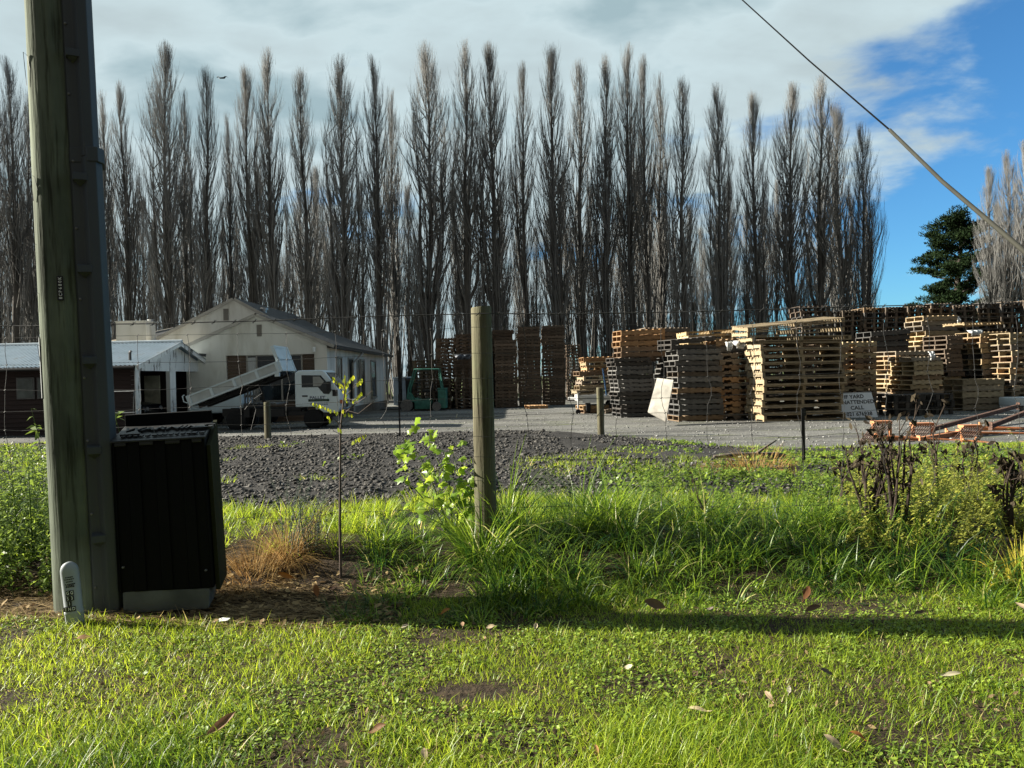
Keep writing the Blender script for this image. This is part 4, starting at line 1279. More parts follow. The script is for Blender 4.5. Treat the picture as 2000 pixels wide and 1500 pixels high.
# --- orange brown notched stack
YFs = yy_(1402, 823)
zf_ = stack('orange brown notched stack by the pale slatted stack', 1404, 1470, 690, YFs + .3, 'notch', ORNG, .205, jit=.03)
stack('pale layers on the orange brown notched stack', 1396, 1470, 664, YFs + .6, 'open', MIX, .19, z0=zf_ + .01, tilt=(0, -3), jit=.05)
# --- big pale slatted stack
YG = yy_(1486, 825)
zg_ = stack('big pale slatted stack with lit ends', 1489, 1648, 668, YG, 'slat', PALE, .245, D=1.25, jit=.07, yaw=7)
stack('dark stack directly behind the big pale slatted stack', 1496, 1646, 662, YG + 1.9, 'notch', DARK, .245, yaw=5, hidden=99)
stack('overhanging slatted set on top of the big pale stack', 1464, 1655, 640, YG - .1, 'slat', PALE, .15, z0=zg_ + .02, D=1.5, tilt=(5, -4.5), yaw=3, jit=.05)
# --- orange brown stack behind the sign
YH = 28.5
stack('orange brown stack above the white sign', 1646, 1712, 668, YH, 'notch', ORNG + MIX, .205, jit=.03, yaw=6)
# --- back wall of dark pallets on the right
bx = [1568, 1648, 1690, 1732, 1777, 1820, 1866, 1912, 1956, 2002, 2046]
bt = [598, 607, 601, 600, 599, 593, 597, 592, 590, 587, 586]
nm = ['pale ended block above the big slatted stack', 'first dark block of the back wall', 'second dark block of the back wall',
      'third dark block of the back wall', 'fourth dark block of the back wall', 'fifth dark block of the back wall, under the pine',
      'sixth dark block of the back wall, right of the pine', 'seventh dark block of the back wall', 'eighth dark block of the back wall', 'last dark block of the back wall at the right edge', '']
hid = [10, 5, 6, 7, 8, 9, 8, 8, 8, 8]
for i in range(10):
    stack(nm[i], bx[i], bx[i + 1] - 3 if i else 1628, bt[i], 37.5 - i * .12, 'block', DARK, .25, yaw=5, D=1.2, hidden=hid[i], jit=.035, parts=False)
# --- middle rows on the right
stack('grey stack with two tilted lit pallets on top', 1700, 1776, 648, 32.5, 'open', GREY, .235, yaw=9, hidden=6, jit=.06, tilt=(0, -3))
stack('lit ended stack just right of the sign', 1752, 1815, 686, 29.6, 'open', MIX, .175, yaw=12, D=1.35, jit=.06)
stack('front dark faced stack behind the low black pile', 1786, 1842, 697, 28.4, 'open', MIX, .175, yaw=12, D=1.3, jit=.07)
stack('high stack with a yellow pallet sticking out on top', 1806, 1872, 617, 33.5, 'open', MIX, .22, yaw=9, hidden=9, jit=.07, D=1.2)
stack('pale yellow ended stack in the middle of the right group', 1850, 1882, 655, 30.6, 'open', PALE + MIX, .18, yaw=12, D=1.3, jit=.07)
stack('tall dark faced stack above the solid sided pale boxes', 1918, 1972, 648, 30.4, 'open', PALE + MIX, .21, yaw=12, D=1.35, jit=.06, hidden=6)
stack('loose yellow pallets on the tall stack near the right edge', 1886, 1964, 630, 30.8, 'slat', PALE, .15, z0=3.35, D=1.2, tilt=(1, -3), yaw=9)
stack('solid sided pale boxes standing low at the right', 1881, 1961, 741, 29.0, 'open', PALE, .22, yaw=8, D=1.1, jit=.015)
stack('orange lit stack cut by the right edge', 1975, 2050, 650, 29.4, 'notch', ORNG + PALE, .22, yaw=8, D=1.3, jit=.05)
# --- low black pile in front
stack('low black pile on the gravel right of the sign', 1748, 1800, 772, 26.6, 'block', [(.05, .045, .04), (.07, .06, .05)], .22, yaw=4, D=1.1)
stack('low lit topped black pile beside the rusty beams', 1800, 1862, 770, 27.2, 'block', [(.05, .045, .04), (.09, .07, .05)], .22, yaw=4, D=1.1)

# loose pallets on the trailer, and two on the ground
YT = 33.6
zt = .83
for i, (a, b, y0) in enumerate([(1126, 1200, 771), (1131, 1203, 762), (1136, 1205, 753), (1139, 1206, 745), (1131, 1202, 736), (1146, 1204, 728), (1143, 1208, 719), (1139, 1206, 711)]):
    k = .21
    q = P(a, y0, YT); L = (b - a) / FPX * YT
    ALLP.append((L * k / YT / YT * 1.2, dict(label=('lowest' if i == 0 else 'topmost' if i == 7 else ORD[i]) + ' pale pallet ' + ('' if i in (0, 7) else 'from the bottom ') + 'in the loose load on the trailer', loc=(q.x, YT - .3 + .1 * (i % 3), zt + i * .205), yaw=R(random.uniform(4, 12)),
                tilt=(R(random.uniform(-1, 1)), R(random.uniform(-1.5, .5))), kind=('slat', 'open')[i % 3 == 1], L=L, D=1.2, H=.2, col=random.choice(PALE + ORNG), group='pallets loaded on the trailer', parts=True)))
for i, (a, b, y0, lab) in enumerate([(1141, 1172, 809, 'lower pale orange pallet lying on the gravel beside the short timber post'), (1139, 1168, 800, 'upper pale orange pallet lying on the gravel beside the short timber post'),
                                     (1183, 1207, 808, 'small orange pallet leaning low between the timber post and the grey stack'), (1034, 1060, 801, 'single flat pallet on the gravel in front of the tall dark stacks')]):
    Yq = yy_(a, 809) if i < 3 else 39.0
    q = P(a, y0, Yq)
    ALLP.append((.01, dict(label=lab, loc=(q.x, Yq, .03 + (.165 if i == 1 else 0)), yaw=R(12), tilt=(0, R(-8) if i == 2 else 0), kind='open', L=(b - a) / FPX * Yq + (.6 if i < 2 else .3), D=1.1, H=.16, col=random.choice(ORNG), group='single pallets lying on the yard', parts=True)))

ALLP.sort(key=lambda s: -s[0])
CAP = 300
rest = MB()
for i, (s, d) in enumerate(ALLP):
    j, dk, bs, ss, whole = pallet_parts(d['kind'], d['L'], d['D'], d['H'])
    Mx = Matrix.Translation(d['loc']) @ Matrix.Rotation(d['yaw'], 4, 'Z') @ Matrix.Rotation(d['tilt'][0], 4, 'X') @ Matrix.Rotation(d['tilt'][1], 4, 'Y')
    if i < CAP and s > 0:
        col = (*d['col'], 1)
        if d['parts']:
            t = thing('wooden_pallet', d['label'], 'pallet', group=d['group'])
            t.matrix_world = Mx
            for nmn, me in [('deck', dk), ('base_boards', bs)] + [('stringer', q) for q in ss]:
                o = link(nmn, me, t); f = random.uniform(.88, 1.12); o.color = tuple(c * f for c in col[:3]) + (1,)
        else:
            o = link('wooden_pallet', whole); o.matrix_world = Mx; o.color = col
            tag(o, d['label'], 'pallet', d['group'])
    else:
        o_ = len(rest.v)
        rest.v += [tuple(Mx @ Vector(p)) for p in j.v]; rest.f += [tuple(a + o_ for a in f) for f in j.f]
if rest.v:
    me = bpy.data.meshes.new('stacked_pallets'); me.from_pydata(rest.v, [], rest.f); me.materials.append(MAT_PAL)
    o = link('stacked_pallets', me); o.color = (.13, .10, .075, 1)
    tag(o, 'mass of dark stacked pallets at the back of the yard', 'pallets', kind='stuff')

# ------------------------------------------------------------------ sign, leaning board, rags
sY = 26.6
tl_, tr_, br_, bl_ = P(1630, 768, sY + .3), P(1702, 764, sY + .3), P(1714, 814, sY), P(1634, 819, sY)
ux = (br_ - bl_); uw = ux.length; ux.normalize(); uz = ((tl_ - bl_) + (tr_ - br_)) / 2; uz = uz - 0 * ux; hh = uz.length; uz.normalize()
nrm = ux.cross(uz).normalized()
sign = thing('yard_sign', 'white sign with black capitals and a telephone number leaning on the pallet stack', 'sign')
bl0 = Vector(bl_)
Fm = Matrix((ux.to_4d(), uz.to_4d(), nrm.to_4d(), (0, 0, 0, 1))).transposed(); Fm[0][3], Fm[1][3], Fm[2][3] = bl0; Fm[3] = (0, 0, 0, 1)
sign.matrix_world = Fm
wt = (tr_ - tl_).length
def loc2(v):
    q = Fm.inverted() @ v; return (q.x, q.y)
pb_ = MB(); pb_.prism([loc2(bl_), loc2(br_), loc2(tr_), loc2(tl_)], -.012, .0, 'xy'); pb_.build('board', M('sign_white', (.80, .84, .86), .4, .04, 3), sign)
MAT_SIGNBLK = M('sign_lettering', (.012, .014, .02), .5, .1, 5)
for body, cx, cy, size, w in (('IF YARD', 1668, 774.5, .185, 1.02), ('UNATTENDED', 1672.5, 785, .185, 1.0), ('CALL', 1674, 796, .185, 1.06), ('021 676938', 1678, 808, .185, 1.0)):
    q = loc2(P(cx, cy, sY + .3 * (818 - cy) / 50))
    s_ = text(body, size, MAT_SIGNBLK, sign, (q[0], q[1], .0025), rot=(0, 0, 0), extrude=.002, bold=.022); s_.scale.x = w
bY = 24.9
cs = [P(1266, 806, bY + .1), P(1301, 825, bY - .5), P(1316, 744, bY + .45), P(1284, 740, bY + .95)]
board = MB(); n_ = (cs[1] - cs[0]).cross(cs[3] - cs[0]).normalized() * -.05
board.hexa([tuple(c) for c in cs] + [tuple(c - n_) for c in cs])
tag(board.build('leaning_board', M('whitewashed_board', (.29, .275, .24), .8, .35, 2.5, bmp=.1)), 'blotchy white board leaning against the dark pallet stack', 'board')
MAT_RAG = M('white_plastic_sheet', (.6, .62, .62), .5, .2, 6)
def rag(nm, lab, px, py, Y, w, h, seed, mat=MAT_RAG):
    r = random.Random(seed); q = P(px, py, Y); m = 9; k = 6; mb = MB(); vs = []
    for j in range(k + 1):
        for i in range(m + 1):
            u_, v_ = i / m - .5, j / k
            vs.append((q.x + u_ * w * (1 - .4 * v_) + r.uniform(-.04, .04) * w, Y - .12 * math.sin(v_ * 2.6) + .12 * w * math.sin(i * 1.7 + j) + r.uniform(-.03, .03), q.z - v_ * h + r.uniform(-.05, .05) * h))
    mb.add(vs, [(j * (m + 1) + i, j * (m + 1) + i + 1, (j + 1) * (m + 1) + i + 1, (j + 1) * (m + 1) + i) for j in range(k) for i in range(m)])
    o = mb.build(nm, mat, smooth='full'); md = o.modifiers.new('s', 'SOLIDIFY'); md.thickness = .012
    return tag(o, lab, 'plastic sheet')
rag('plastic_sheet', 'crumpled white plastic sheet draped on the orange brown stack', 1452, 665, YFs + .3, .9, .28, 3)
rag('plastic_sheet', 'torn white plastic scrap hanging beside the orange brown stack', 1423, 668, YFs - .1, .25, .3, 4)
rag('plastic_sheet', 'small white plastic scrap caught in the middle stacks', 1818, 687, 28.2, .22, .3, 6)
rag('plastic_sheet', 'white plastic scrap on the loose yellow pallets', 1903, 645, 30.1, .55, .2, 8)
rag('plastic_sheet', 'white plastic rag hanging at the top of the dark back wall', 1870, 619, 36.6, .2, .3, 9)
rag('plastic_sheet', 'grey plastic sheet over the brown stack beside the fence post', 905, 693, 40.3, 1.0, .25, 10, M('grey_plastic_sheet', (.09, .10, .12), .5, .3, 6))
bq = P(1984, 797, 28)
bd_ = thing('wrapped_bundle', 'pale blue white wrapped bundle on the gravel at the right edge', 'bundle', (bq.x, 28, 0))
m_ = MB(); m_.box(0, 1.0, 0, 1.0, .2, .52); m_.build('wrapped_load', M('blue_white_wrap', (.55, .62, .64), .4, .12, 4, (1, 1, 6)), bd_, smooth=True, bevel=.05)
m_ = MB()
for x in (.02, .42, .82): m_.box(x, x + .14, .05, .95, 0, .198)
m_.build('bearer', MAT_PAL, bd_)

# ------------------------------------------------------------------ flatbed trailer
tq = P(1106, 0, YT).x
trl = thing('flatbed_trailer', 'silver flatbed trailer with a jockey wheel, loaded with loose pallets', 'trailer', (tq, YT - .5, 0))
MAT_TRL = M('silver_trailer_paint', (.55, .56, .55), .5, .15, 5)
m_ = MB(); m_.box(.15, 2.9, 0, 1.7, .70, .815); m_.box(.10, .148, -.03, 1.73, .56, .86); m_.box(.3, .9, -.03, -.002, .48, .66)
m_.build('deck', MAT_TRL, trl)
m_ = MB(); m_.beam((-.25, .85, .68), (1.0, .2, .66), .07, .09); m_.beam((-.25, .85, .66), (1.0, 1.5, .66), .07, .09); m_.box(.2, 2.8, .1, .18, .58, .715); m_.box(.2, 2.8, 1.5, 1.58, .58, .715)
m_.build('drawbar', MAT_TRL, trl)
m_ = MB(); m_.cyl((.1, .0, .28), (0, 0, 1), .035, .62, 10); m_.beam((.1, .0, .3), (.1, .0, .12), .05, .05); m_.beam((.0, 0, .9), (.22, 0, .93), .02, .02); jk = m_.build('jockey_stand', MAT_GALV, trl)
m_ = MB(); m_.lathe([(.05, 0), (.11, .01), (.11, .07), (.05, .08)], (.1, -.04, .11), 16, 'y'); m_.build('jockey_wheel', MAT_RUBBER, jk, smooth=True)
for y in (-.02, 1.45): wheel(1.75, y, .3, .18, trl)
m_ = MB(); m_.lathe([(.1, 0), (.29, .01), (.30, .1), (.29, .19), (.1, .2)], (.45, .25, .32), 20, 'x'); m_.build('spare_wheel', MAT_RUBBER, trl, smooth=True)
m_ = MB(); x = P(1166, 0, YT).x - tq; m_.beam((x, -.03, .8), (x - .14, -.03, 1.95), .05, .05); m_.build('stake', M('blue_painted_steel', (.05, .13, .28), .5, .3, 6), trl)

# ------------------------------------------------------------------ orange racking parts on the ground at the right
MAT_ORG = M('orange_racking_paint', (.50, .19, .075), .6, .3, 4, col2=(.58, .26, .12))
MAT_RUST = M('rusty_steel', (.10, .055, .038), .85, .45, 9)
def rack_beam(lab, p, q, Y0, Y1, h=.19, mat=MAT_ORG, nm='racking_beam', feet=True):
    a, b = P(*p, Y0), P(*q, Y1)
    t = thing(nm, lab, 'steel beam'); m_ = MB()
    m_.beam(a, b, .05, h); d = (b - a).normalized()
    m_.beam(a + Vector((0, -.045, h * .38)), b + Vector((0, -.045, h * .38)), .04, .02); m_.beam(a + Vector((0, -.045, -h * .38)), b + Vector((0, -.045, -h * .38)), .04, .02)
    m_.build('beam', mat, t)
    for e, s in ((a, 1), (b, -1)):
        m_ = MB(); c = e - d * .02 * s; m_.beam(c + Vector((0, 0, -h * .9)), c + Vector((0, 0, h * .9)), .09, .03, d); 
        for k in (-.5, 0, .5): m_.beam(c + Vector((0, -.04, h * k)), c + Vector((0, -.10, h * k)), .03, .03)
        m_.build('end_bracket', mat, t)
    if feet:
        m_ = MB(); c = (a + b) / 2; c = a + (b - a) * .3; m_.box(c.x - .05, c.x + .05, c.y - .3, c.y + .3, 0.0, max(.04, c.z - h / 2 - .002))
        c = a + (b - a) * .75; m_.box(c.x - .05, c.x + .05, c.y - .3, c.y + .3, 0.0, max(.04, c.z - h / 2 - .002)); m_.build('bearer', MAT_RUST, t)
    return t
rack_beam('long orange beam lying lowest, nearest the yellowed weeds', (1712, 857), (1905, 868), 17.8, 17.4)
rack_beam('orange beam running into the right edge behind the weeds', (1880, 866), (2060, 886), 17.0, 16.4)
rack_beam('upper orange beam with a row of bolt holes', (1850, 848), (2060, 852), 19.0, 18.6, .16)
rack_beam('wide orange beam standing on edge at the right edge', (1915, 842), (2080, 846), 20.0, 19.6, .26)
rack_beam('short orange beam tilted in front of the wire shelves', (1795, 858), (1870, 846), 17.6, 18.4, .1)
rack_beam('long rusty brown girder slanting up behind the orange beams', (1822, 838), (1988, 793), 19.5, 23.5, .12, MAT_RUST, 'steel_girder', False)
rack_beam('second rusty brown girder slanting up to the right edge', (1935, 832), (2070, 780), 19.2, 22.0, .12, MAT_RUST, 'steel_girder', False)
for i, (px, py, w, lab) in enumerate([(1724, 824, 34, 'left wire shelf rack leaning beside the white sign'), (1804, 828, 38, 'middle wire shelf rack with an orange top bar'), (1898, 832, 36, 'right wire shelf rack half buried in dead weeds')]):
    Y0 = 18.6
    t = thing('wire_shelf', lab, 'wire rack', group='wire shelf racks'); a, b = P(px - w / 2, py, Y0), P(px + w / 2, py + 1, Y0)
    m_ = MB(); m_.box(a.x, b.x, Y0 - .05, Y0 + .2, a.z - .06, a.z + .02); m_.build('top_bar', MAT_ORG, t)
    m_ = MB()
    c = P(px - w / 2 - 26, py + 36, Y0 - 1.0); d = P(px + w / 2 - 30, py + 38, Y0 - 1.0)
    for k in range(9):
        f = k / 8; m_.beam(a.lerp(b, f) + Vector((0, -.052, -.02)), c.lerp(d, f), .018, .018)
    for k in range(5):
        f = .15 + k * .2; m_.beam(a.lerp(c, f) + Vector((0, -.02, .02)), b.lerp(d, f) + Vector((0, -.02, .02)), .015, .015)
    m_.build('wire_grid', MAT_RUST, t)
    m_ = MB(); m_.box(b.x - .06, b.x, Y0 - .02, Y0 + .05, 0, b.z - .062); m_.box(a.x, a.x + .06, Y0 + .06, Y0 + .13, 0, a.z - .062); m_.build('leg', MAT_ORG, t)
# ------------------------------------------------------------------ utility pole with its cable guard
def polewood():
    m, nt, b, o = new_mat('weathered_pole')
    f = noise(nt, 5, 8, .65, stretch=(1, 1, .12)); f2 = noise(nt, 1.4, 4, .6); f3 = noise(nt, 40, 4, .6, stretch=(1, 1, .06))
    c = ramp(nt, f, [(.3, (.062, .072, .056)), (.5, (.115, .132, .102)), (.72, (.175, .195, .15))])
    c2 = ramp(nt, f2, [(.35, (.6, .62, .6)), (.65, (1.15, 1.2, 1.12))])
    c = mix(nt, 1.0, c, c2, 'MULTIPLY')
    g = ramp(nt, f3, [(.34, (.48, .46, .42)), (.48, (1, 1, 1))])
    c = mix(nt, 1.0, c, g, 'MULTIPLY')
    nt.links.new(c, b.inputs['Base Color']); b.inputs['Roughness'].default_value = .9; b.inputs['Specular IOR Level'].default_value = .15
    bump(nt, b, f3, .9, .008)
    return m


MAT_POLE = polewood()
MAT_GUARD = M('grey_cable_guard', (.045, .052, .055), .55, .14, 3, (1, 1, .3), spec=.35)
MAT_BOLT = M('bolt_steel', (.16, .16, .155), .5, .2, 20, metal=.5)
PY = 4.25
pbase = P(163, 1205, PY); ptop = P(100, 0, PY)
pdir = (ptop - pbase).normalized()
Lz = lambda py: (P(163 - 63 * (1205 - py) / 1205, py, PY) - pbase).length * (1 if py <= 1205 else -1)
pole = thing('utility_pole', 'weathered green grey timber utility pole with a grey cable guard, beside the black box', 'utility pole')
pole.matrix_world = Matrix.Translation(pbase) @ Vector((0, 0, 1)).rotation_difference(pdir).to_matrix().to_4x4() @ Matrix.Rotation(R(28), 4, 'Z')
m_ = MB(); n = 40; zs = np.linspace(-.5, 8.2, 50); vs = []; fs = []
for i, z in enumerate(zs):
    for k_ in range(n):
        a = 2 * math.pi * k_ / n
        r = .139 - .0028 * z + .0045 * math.sin(a * 3 + z * .8) * math.sin(z * 1.3 + 2) + .0025 * math.sin(7 * a + z * .35) + .0012 * math.sin(19 * a + .2 * z)
        vs.append((r * math.cos(a), r * math.sin(a), z))
for i in range(len(zs) - 1):
    for k_ in range(n): fs.append((i * n + k_, i * n + (k_ + 1) % n, (i + 1) * n + (k_ + 1) % n, (i + 1) * n + k_))
fs.append(tuple((len(zs) - 1) * n + k_ for k_ in range(n)))
m_.add(vs, fs); m_.build('shaft', MAT_POLE, pole, smooth='full')
sec = [(.050, -.126), (.058, -.148), (.104, -.155), (.128, -.196), (.176, -.196), (.206, -.15), (.208, -.02), (.11, .095), (.06, .0)]
sec2 = [(a * .94 + .002, b_ * .96) for a, b_ in sec]
zj = Lz(318)
m_ = MB(); m_.prism(sec, -.3, zj, 'xy'); guard = m_.build('cable_guard', MAT_GUARD, pole, bevel=.006)
m_ = MB(); m_.prism(sec2, zj + .001, 5.2, 'xy'); m_.build('upper_guard', MAT_GUARD, guard, bevel=.006)
m_ = MB(); m_.prism([(a * 1.04 + (.004 if a > .1 else -.004), b_ * 1.035) for a, b_ in sec], zj - .03, zj + .05, 'xy'); m_.build('joint_collar', MAT_GUARD, guard, bevel=.004)
for py in (122, 358, 533, 707, 878, 1046):
    z = Lz(py); c_ = MB(); k_ = .94 if z > zj else 1
    x0, x1, yy = .062 * k_, .132 * k_, -.158 * k_
    c_.hexa([(x0, yy - .0, z - .022), (x1, yy - .0, z - .022), (x1, -.13, z - .022), (x0, -.13, z - .022), (x0, yy - .042, z + .018), (x1, yy - .042, z + .018), (x1, -.13, z + .034), (x0, -.13, z + .034)])
    c_.add([(x0 + .004, yy - .035, z - .0222), (x1 - .004, yy - .035, z - .0222), ((x0 + x1) / 2, yy + .004, z - .05)], [(0, 1, 2)])
    c_.box(x0, x1, yy - .042, yy - .001, z - .0215, z + .0175)
    c_.build('clip', MAT_GUARD, guard, bevel=.003)
for py in (64, 198, 327, 455, 590, 740, 860, 1000, 1140):
    z = Lz(py); c_ = MB(); c_.lathe([(.007, 0), (.007, -.005), (.003, -.008)], (.068 * (.94 if z > zj else 1), -.150 * (.97 if z > zj else 1), z), 10, 'y'); c_.build('bolt', MAT_BOLT, guard)
c_ = MB(); z0, z1 = Lz(592), Lz(546)
for i in range(1):
    c_.hexa([(-.038, -.1365, z0), (-.008, -.1415, z0), (-.008, -.137, z0), (-.038, -.132, z0), (-.038, -.1365, z1), (-.008, -.1415, z1), (-.008, -.137, z1), (-.038, -.132, z1)])
tg_ = c_.build('number_tag', MAT_BLACK, pole)
for i, ch in enumerate('8CP680K'):
    s_ = text(ch, .022, MAT_WHITE, tg_, (-.023, -.1425, z0 + .012 + (z1 - z0 - .02) * i / 6.3), rot=(R(90), R(-90), R(-9)), extrude=.0005, name='tag_lettering', bold=.01)
c_ = MB(); z0, z1 = Lz(775), Lz(655)
vs = []; fs = []
for i in range(7):
    a = R(150 + 7 * i); vs += [(.143 * math.cos(a), .143 * math.sin(a), z0), (.143 * math.cos(a), .143 * math.sin(a), z1 + .02 * math.sin(i))]
for i in range(6): fs.append((2 * i, 2 * i + 2, 2 * i + 3, 2 * i + 1))
c_.add(vs, fs); o = c_.build('metal_strip', MAT_GALV, pole); md = o.modifiers.new('s', 'SOLIDIFY'); md.thickness = .003
# wire staples left in the wood
c_ = MB()
for py, ang_ in ((400, 204), (520, 190), (610, 196), (180, 200), (705, 190)):
    z = Lz(py); a = R(ang_); q = Vector((.142 * math.cos(a), .142 * math.sin(a), z)); c_.tube([q, q * 1.06 + Vector((0, 0, .004)), q * 1.05 + Vector((.018, -.01, .012)), q + Vector((.03, -.02, .004))], .0016, 5)
c_.build('staple', MAT_BLKMETAL, pole)

# ------------------------------------------------------------------ black cabinet
BYF, BD = 4.13, Vector((-.085, .33, 0))
Fbl, Fbr, Ftl, Ftr = P(233, 1160, BYF), P(418, 1149, BYF), P(218, 862, BYF), P(398, 852, BYF)
def T(u, v, w):
    """u across, v up, w back"""
    b0 = Fbl.lerp(Fbr, u); t0 = Ftl.lerp(Ftr, u) + Vector((0, 0, .062 * w))
    return b0.lerp(t0, v) + BD * w
box = thing('cable_cabinet', 'black ribbed plastic cable cabinet with raised WARNING on its lid, beside the utility pole', 'cabinet')
MAT_CAB = M('cabinet_black', (.003, .0033, .0036), .8, .25, 3, spec=.12)
MAT_CABTOP = M('cabinet_lid_plastic', (.014, .015, .016), .5, .35, 7, spec=.35)
def th(mb, u0, u1, v0, v1, w0, w1): return mb.hexa([T(u0, v0, w0), T(u1, v0, w0), T(u1, v0, w1), T(u0, v0, w1), T(u0, v1, w0), T(u1, v1, w0), T(u1, v1, w1), T(u0, v1, w1)])
m_ = MB(); th(m_, 0, 1, 0, .985, .05, 1)
ribs = [(0.0, .02), (.155, .29), (.45, .57), (.74, .86), (.975, 1.0)]
for a, b_ in ribs: th(m_, a + .001, b_, .005, .98, .028, .0495)
m_.build('body', MAT_CAB, box, bevel=.006)
m_ = MB(); th(m_, -.015, 1.015, .986, 1.0, -.01, 1.02)
for a, b_ in [(.02, .155), (.29, .45), (.57, .74), (.86, .975)]: th(m_, a + .004, b_ - .004, .962, .9855, .0, .06)
lid = m_.build('lid', MAT_CABTOP, box, bevel=.005)
m_ = MB(); th(m_, -.01, 1.01, 1.0005, 1.075, .97, 1.02); m_.build('rear_lip', MAT_CAB, box, bevel=.004)
o0 = T(0, 1.0, 0); ex = (T(1, 1, 0) - o0).normalized(); ey = (T(0, 1, 1) - o0).normalized(); ez_ = ex.cross(ey).normalized(); ey = ez_.cross(ex)
LM = Matrix((ex.to_4d(), ey.to_4d(), ez_.to_4d(), (0, 0, 0, 1))).transposed(); LM[3] = (0, 0, 0, 1)
for i in range(3): LM[i][3] = o0[i]
def on_lid(o, u, w, up=.004):
    o.matrix_world = Matrix.Translation(T(u, 1.0, w) + ez_ * up) @ LM.to_3x3().to_4x4()
t_ = text('WARNING', .105, MAT_CABTOP, None, (0, 0, 0), extrude=.008, bold=.012, name='raised_lettering'); t_.parent = box; on_lid(t_, .56, .56, .007)
t_.scale.x = 1.0
m_ = MB(); m_.prism([(-.055, 0), (.055, 0), (0, .085)], 0, .014, 'xy'); e_ = m_.build('warning_triangle', MAT_CABTOP, box); on_lid(e_, .17, .2)
m_ = MB(); m_.prism([(-.045, 0), (.045, 0), (0, .08)], 0, .014, 'xy'); e_ = m_.build('warning_triangle', MAT_CABTOP, box); on_lid(e_, .90, .42)
m_ = MB(); x = 0
while x < .44:
    w_ = random.uniform(.012, .03); m_.box(x, x + w_, 0, .02 + random.uniform(0, .008), 0, .008); x += w_ + random.uniform(.004, .02)
e_ = m_.build('raised_small_print', MAT_CABTOP, box); on_lid(e_, .08, .13)
m_ = MB()
def sb2(px_, py_, y, w=0): return P(px_, py_, y)
m_.hexa([T(1.012, -.02, .1), T(1.055, -.02, .1), T(1.055, -.02, 1.1), T(1.012, -.02, 1.1), T(1.012, .93, .1), T(1.055, .93, .1), T(1.055, 1.0, 1.1), T(1.012, 1.0, 1.1)])
m_.build('side_board', M('mossy_plank', (.020, .022, .011), .95, .45, 6, (1, 1, .2), spec=.08), box)
m_ = MB(); vs = []
zg = G(-2.2, 4.2)
m_.hexa([T(.02, -.14, .03), T(.93, -.14, .03), T(.93, -.14, .9), T(.02, -.14, .9), T(.02, .012, .04), T(.96, .0, .04), T(.96, .0, .95), T(.02, .012, .95)])
m_.build('concrete_base', M('pale_concrete', (.085, .092, .09), .9, .35, 5, bmp=.4, bdist=.02), box, smooth=True, bevel=.02)
for u_, v_ in ((.93, .12), (.055, .17)):
    c_ = MB(); q = T(u_, v_, .04); c_.lathe([(.006, 0), (.006, -.012), (.002, -.015)], q, 8, 'y'); c_.build('bolt', MAT_BOLT, box)

# ------------------------------------------------------------------ cable marker post
MAT_MARK = M('marker_white', (.30, .33, .35), .45, .1, 6)
mb_, mt_ = P(146, 1206, 3.98), P(134, 1097, 3.98)
mk = thing('cable_marker', 'small round topped white marker post with black tiles, against the utility pole', 'marker post')
md_ = (mt_ - mb_); ml = md_.length
mk.matrix_world = Matrix.Translation(mb_) @ Vector((0, 0, 1)).rotation_difference(md_.normalized()).to_matrix().to_4x4() @ Matrix.Rotation(R(22), 4, 'Z')
m_ = MB(); prof = [(.044, -.1), (.044, .02), (.046, .022), (.046, .035), (.044, .037), (.044, ml - .05)] + [(.044 * math.cos(a), ml - .05 + .05 * math.sin(a)) for a in np.linspace(.15, 1.5, 8)]
m_.lathe(prof, n=24); m_.xf(Matrix.Diagonal((1, .55, 1, 1))); m_.build('post', MAT_MARK, mk, smooth=True)
fy = -.0262
rows = [('END', .052, 3, -.014), ('1', .080, 1, -.012), ('53', .107, 2, -.008), ('GG', .135, 2, -.006)]
for body, z, n_, cx in rows:
    for i, ch in enumerate(body):
        x = cx + (i - (n_ - 1) / 2) * .0185
        y = -.0245 * math.sqrt(max(0, 1 - (x / .044) ** 2)) - .0008
        c_ = MB(); c_.box(-.009, .009, -.0015, .003, -.0125, .0125); tl = c_.build('tile', MAT_BLACK, mk); tl.location = (x, y - .0015, z); tl.rotation_euler = (0, 0, math.asin(max(-.9, min(.9, x / .05))) * .55)
        text(ch, .024, MAT_WHITE, tl, (0, -.0022, 0), extrude=.0004, bold=.01, name='tile_lettering').scale.x = .8
m_ = MB()
for i, (z, w_) in enumerate([(.163, .036), (.170, .032), (.177, .040), (.190, .030), (.202, .042), (.213, .034)]):
    x = -w_ / 2 - .004
    while x < w_ / 2 - .004:
        q = random.uniform(.004, .008); y = -.0245 * math.sqrt(max(0, 1 - (x / .044) ** 2)) - .0004; m_.box(x, x + q, y - .0008, y + .002, z, z + .0055); x += q + .0015
m_.build('small_print', MAT_BLACK, mk)

# ------------------------------------------------------------------ near fence
def postwood():
    m, nt, b, o = new_mat('fence_post_wood')
    f = noise(nt, 9, 7, .65, stretch=(1, 1, .1)); f2 = noise(nt, 2.2, 4, .6); f3 = noise(nt, 55, 4, .6, stretch=(1, 1, .05))
    c = ramp(nt, f, [(.3, (.045, .04, .026)), (.55, (.125, .116, .075)), (.75, (.235, .225, .155))])
    c = mix(nt, ramp(nt, f2, [(.5, (0, 0, 0)), (.66, (.5, .5, .5))]), c, (.11, .13, .07))
    g = ramp(nt, f3, [(.30, (.3, .28, .25)), (.40, (1, 1, 1))]); c = mix(nt, 1.0, c, g, 'MULTIPLY')
    nt.links.new(c, b.inputs['Base Color']); b.inputs['Roughness'].default_value = .9; b.inputs['Specular IOR Level'].default_value = .15
    bump(nt, b, f3, 1.0, .010)
    return m


